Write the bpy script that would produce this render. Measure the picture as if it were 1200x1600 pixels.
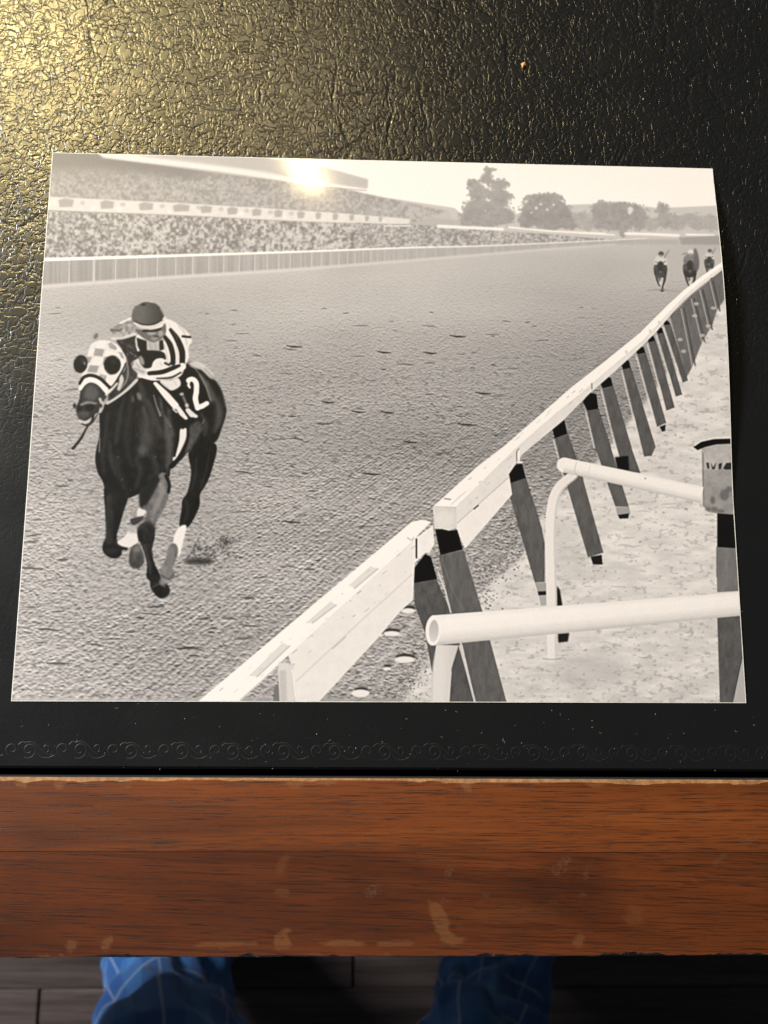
import bpy, math, random
import numpy as np
from mathutils import Matrix, Vector

random.seed(7)
rng = np.random.default_rng(11)
scene = bpy.context.scene
for o in list(bpy.data.objects):
    bpy.data.objects.remove(o)
TOP = 0.75                      # height of the desk's leather above the floor
R = math.radians

# ------------------------------------------------------------------ camera
F_PX = 1250.0                   # focal length in pixels of a 1200 x 1600 frame
CAM = np.array([-0.00934, -0.07948, 0.28393])
CM = np.array([[0.9993874, -0.0146890, -0.0317650],
               [0.0096235, 0.9880069, -0.1541093],
               [0.0336477, 0.1537092, 0.9875431]])
cd = bpy.data.cameras.new('camera')
cam = bpy.data.objects.new('camera', cd)
scene.collection.objects.link(cam)
cd.sensor_fit = 'VERTICAL'
cd.sensor_height = 5.12
cd.sensor_width = 3.84
cd.lens = 5.12 * F_PX / 1600.0
cd.clip_start = 0.01
cd.clip_end = 60
cd.dof.use_dof = True
cd.dof.focus_distance = 0.285
cd.dof.aperture_fstop = 2.0
m4 = Matrix([list(CM[i]) + [CAM[i] + (TOP if i == 2 else 0)] for i in range(3)] + [[0, 0, 0, 1]])
cam.matrix_world = m4
scene.camera = cam

# ------------------------------------------------------------------ light
world = bpy.data.worlds.new('World')
scene.world = world
world.use_nodes = True
bg = world.node_tree.nodes['Background']
bg.inputs[0].default_value = (0.80, 0.90, 1.0, 1)
bg.inputs[1].default_value = 0.03


def area(name, loc, target, sx, sy, power, col):
    d = bpy.data.lights.new(name, 'AREA')
    d.shape = 'RECTANGLE'
    d.size, d.size_y, d.energy, d.color = sx, sy, power, col
    o = bpy.data.objects.new(name, d)
    scene.collection.objects.link(o)
    o.location = loc
    o.rotation_euler = (Vector(target) - Vector(loc)).to_track_quat('-Z', 'Y').to_euler()
    return o


def bulb(name, loc, r, power, col):
    d = bpy.data.lights.new(name, 'POINT')
    d.shadow_soft_size, d.energy, d.color = r, power, col
    o = bpy.data.objects.new(name, d)
    scene.collection.objects.link(o)
    o.location = loc
    return o


area('window_light', (-2.2, 0.90, TOP + 1.00), (0.0, -0.05, TOP), 0.8, 0.45, 160.0, (0.90, 0.95, 1.0))
bulb('lamp_bulb_light', (-0.120, 0.84, TOP + 1.06), 0.024, 4.6, (1.0, 0.76, 0.40))
bulb('lamp_globe_light', (-0.30, 1.06, TOP + 1.10), 0.090, 5.0, (1.0, 0.80, 0.40))
bulb('lamp_globe_light', (-0.68, 1.00, TOP + 1.00), 0.130, 60.0, (1.0, 0.78, 0.34))

scene.view_settings.view_transform = 'Standard'
scene.view_settings.look = 'None'
scene.view_settings.exposure = 0.0
scene.view_settings.gamma = 1.0
scene.view_settings.use_curve_mapping = False
scene.render.engine = 'CYCLES'
scene.cycles.use_denoising = True
scene.cycles.max_bounces = 6
scene.cycles.sample_clamp_indirect = 4.0


# ------------------------------------------------------------------ helpers
def link(o, parent=None):
    scene.collection.objects.link(o)
    if parent is not None:
        o.parent = parent
    return o


def mesh_obj(name, verts, faces, mat=None, parent=None, smooth=False):
    me = bpy.data.meshes.new(name)
    me.from_pydata([tuple(v) for v in verts], [], faces)
    me.update()
    if smooth:
        me.polygons.foreach_set('use_smooth', [True] * len(me.polygons))
    if mat:
        for m in (mat if isinstance(mat, (list, tuple)) else [mat]):
            me.materials.append(m)
    return link(bpy.data.objects.new(name, me), parent)


def empty(name, loc, label=None, cat=None, group=None, kind=None):
    o = bpy.data.objects.new(name, None)
    o.empty_display_size = 0.05
    o.location = loc
    link(o)
    tag(o, label, cat, group, kind)
    return o


def tag(o, label=None, cat=None, group=None, kind=None):
    for k, v in (('label', label), ('category', cat), ('group', group), ('kind', kind)):
        if v:
            o[k] = v
    return o


def bevel_box(x0, x1, y0, y1, z0, z1, b):
    """box with chamfered edges: 24 vertices"""
    vs, key = [], {}
    xs, ys, zs = (x0, x1), (y0, y1), (z0, z1)
    for i in (0, 1):
        for j in (0, 1):
            for k in (0, 1):
                sx, sy, sz = (1, -1)[i], (1, -1)[j], (1, -1)[k]
                for a in range(3):
                    p = [xs[i] + sx * b, ys[j] + sy * b, zs[k] + sz * b]
                    p[a] = (xs[i], ys[j], zs[k])[a]
                    key[(i, j, k, a)] = len(vs)
                    vs.append(p)
    fs = []
    for a in range(3):
        o1, o2 = [q for q in range(3) if q != a]
        for s in (0, 1):
            f = []
            for (u, v) in ((0, 0), (1, 0), (1, 1), (0, 1)):
                c = [0, 0, 0]
                c[a], c[o1], c[o2] = s, u, v
                f.append(key[(*c, a)])
            fs.append(f)
        for u in (0, 1):
            for v in (0, 1):
                c0, c1 = [0, 0, 0], [0, 0, 0]
                c0[o1] = c1[o1] = u
                c0[o2] = c1[o2] = v
                c1[a] = 1
                fs.append([key[(*c0, o1)], key[(*c0, o2)], key[(*c1, o2)], key[(*c1, o1)]])
    for i in (0, 1):
        for j in (0, 1):
            for k in (0, 1):
                fs.append([key[(i, j, k, a)] for a in range(3)])
    return vs, fs


def fix_normals(o):
    import bmesh
    bm = bmesh.new()
    bm.from_mesh(o.data)
    bmesh.ops.recalc_face_normals(bm, faces=bm.faces)
    bm.to_mesh(o.data)
    bm.free()
    return o


# value noise on arrays -------------------------------------------------
_T = rng.random((256, 256)).astype(np.float32)


def vnoise(x, y):
    xi, yi = np.floor(x).astype(np.int64), np.floor(y).astype(np.int64)
    fx, fy = x - xi, y - yi
    fx = fx * fx * (3 - 2 * fx)
    fy = fy * fy * (3 - 2 * fy)
    a, b = xi & 255, (xi + 1) & 255
    c, d = yi & 255, (yi + 1) & 255
    return (_T[a, c] * (1 - fx) * (1 - fy) + _T[b, c] * fx * (1 - fy) + _T[a, d] * (1 - fx) * fy + _T[b, d] * fx * fy)


def fbm(x, y, n=4):
    s, a, t = 0, 1.0, 0
    for k in range(n):
        s = s + a * vnoise(x * 2 ** k + 17.3 * k, y * 2 ** k + 5.1 * k)
        t += a
        a *= 0.5
    return s / t


# ------------------------------------------------------------------ node helpers
class NT:
    def __init__(self, name):
        self.m = bpy.data.materials.new(name)
        self.m.use_nodes = True
        self.t = self.m.node_tree
        self.b = self.t.nodes['Principled BSDF']

    def n(self, kind, **kw):
        nd = self.t.nodes.new(kind)
        for k, v in kw.items():
            if k.startswith('i_'):
                key = k[2:]
                key = int(key) if key.isdigit() else key.replace('_', ' ')
                self.put(nd.inputs[key], v)
            else:
                setattr(nd, k, v)
        return nd

    def put(self, sock, v):
        if hasattr(v, 'is_output') or isinstance(v, bpy.types.NodeSocket):
            self.t.links.new(v, sock)
        else:
            sock.default_value = v

    def math(self, op, a, b=0.0, c=None, clamp=False):
        nd = self.n('ShaderNodeMath', operation=op, use_clamp=clamp)
        self.put(nd.inputs[0], a)
        self.put(nd.inputs[1], b)
        if c is not None:
            self.put(nd.inputs[2], c)
        return nd.outputs[0]

    def mix(self, f, a, b, mode='MIX'):
        nd = self.n('ShaderNodeMix', data_type='RGBA', blend_type=mode)
        self.put(nd.inputs['Factor'], f)
        self.put(nd.inputs['A'], a)
        self.put(nd.inputs['B'], b)
        return nd.outputs['Result']

    def mapping(self, vec, scale=(1, 1, 1), rot=(0, 0, 0), loc=(0, 0, 0)):
        nd = self.n('ShaderNodeMapping')
        self.put(nd.inputs['Vector'], vec)
        nd.inputs['Scale'].default_value = scale
        nd.inputs['Rotation'].default_value = rot
        nd.inputs['Location'].default_value = loc
        return nd.outputs[0]

    def noise(self, vec, scale, detail=4, rough=0.5, dist=0.0):
        nd = self.n('ShaderNodeTexNoise')
        self.put(nd.inputs['Vector'], vec)
        for k, v in (('Scale', scale), ('Detail', detail), ('Roughness', rough), ('Distortion', dist)):
            nd.inputs[k].default_value = v
        return nd.outputs['Fac']

    def ramp(self, f, stops):
        nd = self.n('ShaderNodeValToRGB')
        self.put(nd.inputs[0], f)
        cr = nd.color_ramp
        while len(cr.elements) < len(stops):
            cr.elements.new(0.5)
        for e, (p, c) in zip(cr.elements, stops):
            e.position = p
            e.color = c if len(c) == 4 else (*c, 1)
        return nd.outputs[0]

    def smooth(self, v, lo, hi):
        nd = self.n('ShaderNodeMapRange', interpolation_type='SMOOTHSTEP')
        self.put(nd.inputs['Value'], v)
        nd.inputs['From Min'].default_value = lo
        nd.inputs['From Max'].default_value = hi
        return nd.outputs[0]

    def obj(self):
        return self.n('ShaderNodeTexCoord').outputs['Object']

    def set(self, **kw):
        for k, v in kw.items():
            self.put(self.b.inputs[k.replace('_', ' ')], v)
        return self.m


def leather_material():
    t = NT('black_grained_leather')
    co = t.obj()
    warp = t.n('ShaderNodeTexNoise')
    t.put(warp.inputs['Vector'], co)
    warp.inputs['Scale'].default_value = 260
    warp.inputs['Detail'].default_value = 2
    wv = t.n('ShaderNodeVectorMath', operation='SCALE')
    t.put(wv.inputs[0], warp.outputs['Color'])
    wv.inputs['Scale'].default_value = 0.0015
    ad = t.n('ShaderNodeVectorMath', operation='ADD')
    t.put(ad.inputs[0], co)
    t.put(ad.inputs[1], wv.outputs[0])
    v = ad.outputs[0]
    # soft wrinkled grain: two crossing families of short creases, broken up by a slow noise
    def wrinkle(sc, rot, scale, w):
        n_ = t.noise(t.mapping(v, scale=sc, rot=(0, 0, rot)), scale, 1.5, 0.45, 0.35)
        d_ = t.math('ABSOLUTE', t.math('SUBTRACT', n_, 0.5))
        return t.smooth(d_, 0.0, w)
    peb = wrinkle((1.0, 0.62, 1.0), 0.35, 370, 0.085)
    peb2 = wrinkle((0.62, 1.0, 1.0), -0.25, 340, 0.075)
    brk = t.smooth(t.noise(co, 120, 2, 0.6), 0.22, 0.52)
    brk2 = t.smooth(t.noise(t.mapping(co, loc=(3, 1, 0)), 110, 2, 0.6), 0.22, 0.52)
    und = t.noise(co, 140, 2, 0.5)
    # long creases
    wl = t.n('ShaderNodeTexNoise')
    t.put(wl.inputs['Vector'], co)
    wl.inputs['Scale'].default_value = 26
    wl.inputs['Detail'].default_value = 5
    ws = t.n('ShaderNodeVectorMath', operation='SCALE')
    t.put(ws.inputs[0], wl.outputs['Color'])
    ws.inputs['Scale'].default_value = 0.030
    a2 = t.n('ShaderNodeVectorMath', operation='ADD')
    t.put(a2.inputs[0], co)
    t.put(a2.inputs[1], ws.outputs[0])
    vc = t.n('ShaderNodeTexVoronoi', feature='DISTANCE_TO_EDGE')
    t.put(vc.inputs['Vector'], t.mapping(a2.outputs[0], scale=(1.0, 0.42, 1.0), rot=(0, 0, 0.12)))
    vc.inputs['Scale'].default_value = 34
    crease = t.smooth(vc.outputs['Distance'], 0.0, 0.035)
    gate = t.smooth(t.noise(co, 22, 2), 0.42, 0.6)
    crease = t.math('SUBTRACT', 1.0, t.math('MULTIPLY', t.math('SUBTRACT', 1.0, crease), gate))
    h = t.math('MULTIPLY', t.math('MULTIPLY', t.math('SUBTRACT', peb, 1.0), brk), 0.50)
    h = t.math('ADD', h, t.math('MULTIPLY', t.math('MULTIPLY', t.math('SUBTRACT', peb2, 1.0), brk2), 0.45))
    h = t.math('ADD', h, t.math('MULTIPLY', und, 0.55))
    h = t.math('ADD', h, t.math('MULTIPLY', crease, 0.75))
    # worn smoother where arms rest, towards the sitter
    sx = t.n('ShaderNodeSeparateXYZ')
    t.put(sx.inputs[0], co)
    wearn = t.math('ADD', sx.outputs['Y'], t.math('MULTIPLY', t.noise(co, 9, 3), 0.10))
    keep = t.smooth(wearn, 0.0, 0.15)
    h = t.math('MULTIPLY', h, t.math('MULTIPLY_ADD', keep, 0.85, 0.15))
    bp = t.n('ShaderNodeBump')
    bp.inputs['Strength'].default_value = 1.0
    bp.inputs['Distance'].default_value = 0.00015
    t.put(bp.inputs['Height'], h)
    scuff = t.smooth(t.noise(co, 60, 6, 0.7), 0.60, 0.78)
    col = t.mix(t.math('MULTIPLY', scuff, 0.35), (0.0075, 0.0078, 0.0085, 1), (0.020, 0.021, 0.023, 1))
    rough = t.math('MULTIPLY_ADD', t.noise(co, 45, 4), 0.10, 0.25)
    m = t.set(Base_Color=col, Roughness=rough, Normal=bp.outputs[0])
    t.b.inputs['Specular IOR Level'].default_value = 0.75
    return m


def wood_material(name, base, slant=0.0, dark=1.0, seed=0.0):
    t = NT(name)
    co = t.mapping(t.obj(), rot=(0, 0, slant), loc=(seed, seed * 0.3, 0))
    fig = t.noise(t.mapping(co, scale=(5, 70, 20)), 1.0, 5, 0.55, 0.6)
    big = t.noise(t.mapping(co, scale=(7, 22, 10)), 1.0, 3, 0.5, 0.4)
    streak = t.noise(t.mapping(co, scale=(16, 1000, 60)), 1.0, 3, 0.6)
    pore = t.noise(t.mapping(co, scale=(75, 3400, 90)), 1.0, 3, 0.65)
    poreg = t.smooth(pore, 0.54, 0.64)
    c = np.array(base) * dark
    col = t.ramp(fig, [(0.25, tuple(c * (0.50, 0.42, 0.38))), (0.47, tuple(c * 0.92)), (0.60, tuple(c * (1.15, 1.12, 1.1))),
                       (0.80, tuple(c * (1.5, 1.55, 1.5)))])
    col = t.mix(t.smooth(big, 0.52, 0.74), col, (*(c * (0.34, 0.28, 0.30)), 1))
    col = t.mix(t.math('MULTIPLY', t.smooth(streak, 0.50, 0.68), 0.6), col, (*(c * 0.30), 1))
    col = t.mix(t.math('MULTIPLY', poreg, 0.72), col, (0.010, 0.005, 0.003, 1))
    wear = t.n('ShaderNodeAttribute', attribute_name='wear').outputs['Fac']
    scr = t.n('ShaderNodeAttribute', attribute_name='scuff').outputs['Fac']
    raw = t.ramp(streak, [(0.3, (0.14, 0.047, 0.013)), (0.7, (0.25, 0.10, 0.030))])
    wear = t.math('MULTIPLY', wear, t.smooth(t.noise(t.mapping(co, scale=(300, 900, 300)), 1.0, 4, 0.7), 0.25, 0.5))
    col = t.mix(wear, col, raw)
    col = t.mix(t.math('MULTIPLY', t.math('MULTIPLY', scr, 0.5), t.smooth(t.noise(co, 900, 3, 0.7), 0.40, 0.65)), col, (0.22, 0.14, 0.10, 1))
    bp = t.n('ShaderNodeBump')
    bp.inputs['Strength'].default_value = 0.4
    bp.inputs['Distance'].default_value = 0.00008
    hh = t.math('SUBTRACT', t.math('MULTIPLY', streak, 0.4), t.math('ADD', poreg, t.math('MULTIPLY', wear, 1.2)))
    t.put(bp.inputs['Height'], hh)
    ro = t.math('ADD', t.math('MULTIPLY_ADD', streak, 0.2, 0.44), t.math('MULTIPLY', wear, 0.3))
    m = t.set(Base_Color=col, Roughness=ro, Normal=bp.outputs[0])
    t.b.inputs['Specular IOR Level'].default_value = 0.35
    return m


def plain(name, col, rough=0.6, bump=0.0, scale=200, var=0.25):
    t = NT(name)
    n = t.noise(t.obj(), scale, 5, 0.6)
    c = np.array(col)
    colo = t.ramp(n, [(0.25, tuple(c * (1 - var))), (0.75, tuple(c * (1 + var)))])
    kw = dict(Base_Color=colo, Roughness=rough)
    if bump:
        bp = t.n('ShaderNodeBump')
        bp.inputs['Distance'].default_value = bump
        t.put(bp.inputs['Height'], n)
        kw['Normal'] = bp.outputs[0]
    return t.set(**kw)


def floor_material():
    t = NT('dark_floorboard_wood')
    oi = t.n('ShaderNodeObjectInfo')
    ad = t.n('ShaderNodeVectorMath', operation='ADD')
    t.put(ad.inputs[0], t.obj())
    cx = t.n('ShaderNodeCombineXYZ')
    t.put(cx.inputs[0], t.math('MULTIPLY', oi.outputs['Random'], 37.0))
    t.put(cx.inputs[1], t.math('MULTIPLY', oi.outputs['Random'], 11.0))
    t.put(ad.inputs[1], cx.outputs[0])
    co = ad.outputs[0]
    g = t.noise(t.mapping(co, scale=(3, 55, 10)), 1, 5, 0.6, 0.5)
    s = t.noise(t.mapping(co, scale=(10, 320, 20)), 1, 3, 0.6)
    col = t.ramp(g, [(0.25, (0.05, 0.036, 0.030)), (0.5, (0.120, 0.086, 0.072)), (0.78, (0.19, 0.142, 0.122))])
    col = t.mix(t.math('MULTIPLY', t.smooth(s, 0.5, 0.7), 0.5), col, (0.018, 0.011, 0.008, 1))
    hv = t.n('ShaderNodeHueSaturation')
    t.put(hv.inputs['Color'], col)
    t.put(hv.inputs['Value'], t.math('MULTIPLY_ADD', oi.outputs['Random'], 0.5, 0.75))
    bp = t.n('ShaderNodeBump')
    bp.inputs['Distance'].default_value = 0.0005
    t.put(bp.inputs['Height'], s)
    return t.set(Base_Color=hv.outputs[0], Roughness=t.math('MULTIPLY_ADD', g, 0.2, 0.36), Normal=bp.outputs[0])


def plaid_material():
    t = NT('blue_plaid_flannel')
    uv = t.n('ShaderNodeUVMap').outputs[0]
    sp = t.n('ShaderNodeSeparateXYZ')
    t.put(sp.inputs[0], uv)

    def band(c, period, off, w, soft):
        f = t.math('FRACT', t.math('ADD', t.math('DIVIDE', c, period), off))
        d = t.math('ABSOLUTE', t.math('SUBTRACT', f, 0.5))
        return t.math('SUBTRACT', 1.0, t.smooth(d, w, w + soft))
    u, v = sp.outputs[0], sp.outputs[1]
    wide = t.math('MULTIPLY', t.math('ADD', band(u, 0.085, 0.1, 0.20, 0.02), band(v, 0.085, 0.3, 0.20, 0.02)), 0.5)
    thin = t.math('MAXIMUM', band(u, 0.085, 0.62, 0.015, 0.010), band(v, 0.085, 0.82, 0.015, 0.010))
    fz = t.noise(t.obj(), 900, 3, 0.7)
    col = t.mix(wide, (0.024, 0.13, 0.42, 1), (0.06, 0.25, 0.60, 1))
    col = t.mix(t.math('MULTIPLY', thin, t.math('MULTIPLY_ADD', fz, 0.7, 0.15)), col, (0.50, 0.60, 0.68, 1))
    col = t.mix(t.math('MULTIPLY', fz, 0.25), col, (0.01, 0.03, 0.10, 1))
    bp = t.n('ShaderNodeBump')
    bp.inputs['Distance'].default_value = 0.0006
    t.put(bp.inputs['Height'], fz)
    m = t.set(Base_Color=col, Roughness=0.9, Normal=bp.outputs[0])
    t.b.inputs['Sheen Weight'].default_value = 0.25
    return m


M_LEATHER = leather_material()
M_WOOD_A = wood_material('mahogany_veneer', (0.150, 0.0385, 0.0078))
M_WOOD_B = wood_material('mahogany_veneer_lower', (0.130, 0.0325, 0.0070), slant=0.03, seed=3.1)
M_RAW = plain('bare_chipped_wood', (0.25, 0.118, 0.042), 0.75, 0.0003, 420, 0.45)
M_RAWGREY = plain('grey_chipped_wood', (0.17, 0.11, 0.065), 0.8, 0.0004, 500, 0.5)
M_DARK = plain('dark_groove_felt', (0.004, 0.004, 0.004), 0.9)
M_FLOOR = floor_material()
M_GAP = plain('floor_gap_dark', (0.008, 0.006, 0.005), 0.9)
M_PLAID = plaid_material()
M_SKIN = plain('skin', (0.55, 0.33, 0.24), 0.5)
M_SLIPPER = plain('dark_slipper_felt', (0.015, 0.015, 0.02), 0.9, 0.0008, 300)
M_EMBOSS = plain('dusty_tooled_leather', (0.010, 0.0105, 0.0115), 0.42, 0.0, 700, 0.5)
M_PAPER = plain('white_photo_paper', (0.78, 0.76, 0.72), 0.6)
M_DUST = plain('pale_dust', (0.20, 0.21, 0.22), 0.9, 0.0, 900, 0.4)
M_CRUMB = plain('orange_crumb', (0.55, 0.27, 0.10), 0.7, 0.0003, 800)

# ------------------------------------------------------------------ setting: floor of planks
floor = empty('floor', (0, 0, 0), kind='structure')
vs, fs = bevel_box(-2.0, 2.0, -1.7, 1.5, -0.06, -0.017, 0.002)
fix_normals(mesh_obj('subfloor', vs, fs, M_GAP, floor))
vs, fs = bevel_box(-0.62, 0.62, -0.0598, 0.0598, -0.017, 0.0, 0.0009)
plank0 = fix_normals(mesh_obj('plank', vs, fs, M_FLOOR, floor))
first = True
for j in range(26):
    y = -1.64 + j * 0.1205
    off = (0.37 * j) % 1.243
    for i in range(-2, 3):
        x = i * 1.243 + off - 0.6
        if abs(x) > 1.6:
            continue
        if first:
            p, first = plank0, False
        else:
            p = plank0.copy()
            link(p, floor)
        p.location = (x, y, random.uniform(-0.0006, 0))

# ------------------------------------------------------------------ desk
DX0, DX1 = -0.845, 0.70
Y_IN, Y_MID, Y_LIP = -0.1272, -0.1509, -0.1860     # inner arris, veneer joint, front lip
DY1 = 0.56
desk = empty('writing_desk', (0, 0, 0), 'wooden writing desk with black leather top and worn mahogany front edge', 'desk')
RAIL_Z = TOP + 0.0012

# leather panel, a shallow slab with soft shoulder
vs, fs = bevel_box(DX0 + 0.0575, DX1 - 0.0575, -0.1246, DY1 - 0.0575, TOP - 0.012, TOP, 0.0010)
fix_normals(mesh_obj('leather_top', vs, fs, M_LEATHER, desk))
vs, fs = bevel_box(DX0 + 0.05, DX1 - 0.05, -0.1400, DY1 - 0.05, TOP - 0.030, TOP - 0.0125, 0.001)
fix_normals(mesh_obj('top_board', vs, fs, M_DARK, desk))


def grid_strip(name, xs, prof, mats, matidx, parent, attrs=None):
    """sweep: prof(x array) -> array (n, k, 2) of (y, z); matidx per profile span"""
    P = prof(xs)
    n, k, _ = P.shape
    V = np.concatenate([np.repeat(xs[:, None, None], k, 1), P], 2).reshape(-1, 3)
    F, MI = [], []
    for i in range(n - 1):
        for j in range(k - 1):
            a = i * k + j
            F.append((a, a + k, a + k + 1, a + 1))
            MI.append(matidx[j])
    F.append(tuple(range(k))[::-1])
    F.append(tuple(range((n - 1) * k, n * k)))
    MI += [0, 0]
    o = mesh_obj(name, V, F, mats, parent)
    o.data.polygons.foreach_set('material_index', MI)
    if attrs:
        for nm, fn in attrs.items():
            at = o.data.attributes.new(nm, 'FLOAT', 'POINT')
            at.data.foreach_set('value', np.asarray(fn(V[:, 0], V[:, 1]), np.float32))
    return o


def px2desk(u, v, z=0.0):
    d = CM @ np.array([(u - 600) / F_PX, -(v - 800) / F_PX, -1.0])
    p = CAM + d * ((z - CAM[2]) / d[2])
    return p[0], p[1]


def sstep(v, a, b):
    t = np.clip((v - a) / (b - a), 0, 1)
    return t * t * (3 - 2 * t)


XS = np.concatenate([np.linspace(DX0, -0.26, 90), np.arange(-0.259, 0.26, 0.0007), np.linspace(0.261, DX1, 90)])


def in_w(x):      # depth of the flaked inner arris
    n = fbm(x * 110, x * 0 + 3.3, 4)
    m = fbm(x * 28, x * 0 + 9.1, 2)
    return 0.0002 + 0.0026 * np.clip(n - 0.52, 0, 1) ** 1.0 * 1.4 + 0.0016 * np.clip(m - 0.5, 0, 1)


def lip_w(x):
    n = fbm(x * 140, x * 0 + 40.2, 4)
    m = fbm(x * 35, x * 0 + 60.2, 2)
    return 0.0008 + 0.0036 * np.clip(n - 0.50, 0, 1) + 0.0020 * np.clip(m - 0.5, 0, 1)


def prof_a(x):
    w = in_w(x)
    r = fbm(x * 300, x * 0 + 7, 3) * 0.0003
    rows = [np.stack([x * 0 + Y_IN, x * 0 + RAIL_Z - 0.022], 1),
            np.stack([x * 0 + Y_IN, RAIL_Z - 0.0006 - r], 1),
            np.stack([x * 0 + Y_IN - 0.0004, RAIL_Z - 0.0003 - r * 0.5], 1),
            np.stack([Y_IN - 0.0004 - w, x * 0 + RAIL_Z], 1)]
    y0 = Y_IN - 0.0004 - w
    for t in np.linspace(0, 1, 36)[1:]:
        rows.append(np.stack([y0 * (1 - t) + (Y_MID + 0.0001) * t, x * 0 + RAIL_Z - 0.00004 * (t > 0.99)], 1))
    rows.append(np.stack([x * 0 + Y_MID + 0.0001, x * 0 + RAIL_Z - 0.022], 1))
    return np.stack(rows, 1)


def prof_b(x):
    w = lip_w(x)
    r = fbm(x * 260, x * 0 + 27, 3) * 0.0007
    z0 = RAIL_Z - 0.00012
    drop = 0.0040
    rows = [np.stack([x * 0 + Y_MID - 0.0001, x * 0 + RAIL_Z - 0.022], 1)]
    y1 = Y_LIP + 0.0004 + w
    for t in np.linspace(0, 1, 48):
        yy = (Y_MID - 0.0001) * (1 - t) + y1 * t
        s = (Y_MID - yy) / (Y_MID - Y_LIP)
        rows.append(np.stack([yy, z0 - drop * s ** 1.25], 1))
    rows.append(np.stack([Y_LIP + 0.0002 + r, x * 0 + z0 - drop - 0.0007 - w * 0.25 - r], 1))
    rows.append(np.stack([x * 0 + Y_LIP + r * 0.4, x * 0 + z0 - drop - 0.0020 - r], 1))
    rows.append(np.stack([x * 0 + Y_LIP, x * 0 + RAIL_Z - 0.022], 1))
    return np.stack(rows, 1)


def blobs(lst):
    def fn(X, Y):
        out = np.zeros_like(X)
        nz = fbm(X * 260, Y * 420, 4) - 0.5
        for (u, v, a, b, ang, amp) in lst:
            cx, cy = px2desk(u, v)
            k = 0.000228
            c, s = math.cos(R(ang)), math.sin(R(ang))
            dx, dy = X - cx, Y - cy
            e = np.sqrt(((dx * c + dy * s) / (a * k)) ** 2 + ((-dx * s + dy * c) / (b * k)) ** 2)
            out = np.maximum(out, amp * (1 - sstep(e + nz * 1.3, 0.75, 1.1)))
        return out
    return fn


wear_px = [(690, 1448, 34, 12, -68, 0.8), (708, 1474, 22, 8, 0, 0.9), (440, 1470, 14, 12, 80, .8), (440, 1352, 16, 8, 60, .35), (165, 1478, 14, 7, 60, .7),
           (108, 1480, 10, 6, 60, .6), (908, 1472, 12, 9, 80, .6), (727, 1222, 15, 9, -70, .9), (540, 1478, 40, 5, 0, .8),
           (340, 1480, 50, 4, 2, .8), (990, 1436, 16, 16, 40, .3), (800, 1430, 90, 14, 6, .16), (440, 1395, 12, 7, 0, .3),
           (35, 1222, 10, 7, 0, .8), (95, 1222, 9, 9, 40, .8), (460, 1222, 12, 7, 0, .7), (930, 1222, 14, 6, 0, .6), (620, 1478, 30, 5, 0, .7)]
scuff_px = [(585, 1390, 14, 10, 40, .5), (700, 1362, 16, 6, 70, .55), (696, 1408, 7, 6, 0, .5), (880, 1350, 24, 8, 40, .4), (918, 1360, 10, 5, 60, .3),
            (1168, 1314, 14, 6, 10, .4), (1125, 1338, 16, 6, 35, .35), (910, 1398, 6, 5, 0, .3), (1085, 1376, 3, 2, 0, .8), (760, 1398, 5, 4, 0, .35)]


def wear_edge(X, Y):
    n = fbm(X * 150, Y * 500, 4)
    lip = (Y - Y_LIP) / 0.0045
    inn = (Y_IN - Y) / 0.0032
    e = np.maximum(1 - lip, 1 - inn)
    return np.maximum(0.72 * blobs(wear_px)(X, Y), sstep(n + e * 0.34, 0.84, 0.96) * 0.7)


rail = grid_strip('front_rail', XS, prof_a, [M_WOOD_A, M_RAW, M_DARK], [2, 1, 1] + [0] * 36, desk,
                  {'wear': wear_edge, 'scuff': blobs(scuff_px)})
lipo = grid_strip('front_edge', XS, prof_b, [M_WOOD_B, M_RAW, M_RAWGREY], [0] * 48 + [1, 2, 2], desk,
                  {'wear': wear_edge, 'scuff': blobs(scuff_px)})
for o in (rail, lipo):
    fix_normals(o)
for nm, (x0, x1, y0, y1) in (('side_rail', (DX0, DX0 + 0.057, Y_IN + 0.0005, DY1)), ('side_rail', (DX1 - 0.057, DX1, Y_IN + 0.0005, DY1)),
                             ('back_rail', (DX0 + 0.0575, DX1 - 0.0575, DY1 - 0.057, DY1))):
    vs, fs = bevel_box(x0, x1, y0, y1, TOP - 0.022, RAIL_Z, 0.002)
    fix_normals(mesh_obj(nm, vs, fs, M_WOOD_A, desk))
for nm, (x0, x1, y0, y1) in (('apron', (DX0 + 0.06, DX1 - 0.06, -0.155, -0.135)), ('apron', (DX0 + 0.06, DX1 - 0.06, DY1 - 0.05, DY1 - 0.03)),
                             ('apron', (DX0 + 0.03, DX0 + 0.05, -0.13, DY1 - 0.06)), ('apron', (DX1 - 0.05, DX1 - 0.03, -0.13, DY1 - 0.06))):
    vs, fs = bevel_box(x0, x1, y0, y1, TOP - 0.11, TOP - 0.031, 0.002)
    fix_normals(mesh_obj(nm, vs, fs, M_WOOD_B, desk))
for sx in (DX0 + 0.045, DX1 - 0.045):
    for sy in (-0.14, DY1 - 0.045):
        a, b = 0.024, 0.016
        V = [(sx + i * a, sy + j * a, TOP - 0.031) for i, j in ((-1, -1), (1, -1), (1, 1), (-1, 1))]
        V += [(sx + i * b, sy + j * b, 0.0) for i, j in ((-1, -1), (1, -1), (1, 1), (-1, 1))]
        fix_normals(mesh_obj('leg', V, [(0, 1, 2, 3), (4, 5, 6, 7), (0, 1, 5, 4), (1, 2, 6, 5), (2, 3, 7, 6), (3, 0, 4, 7)], M_WOOD_B, desk))


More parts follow.
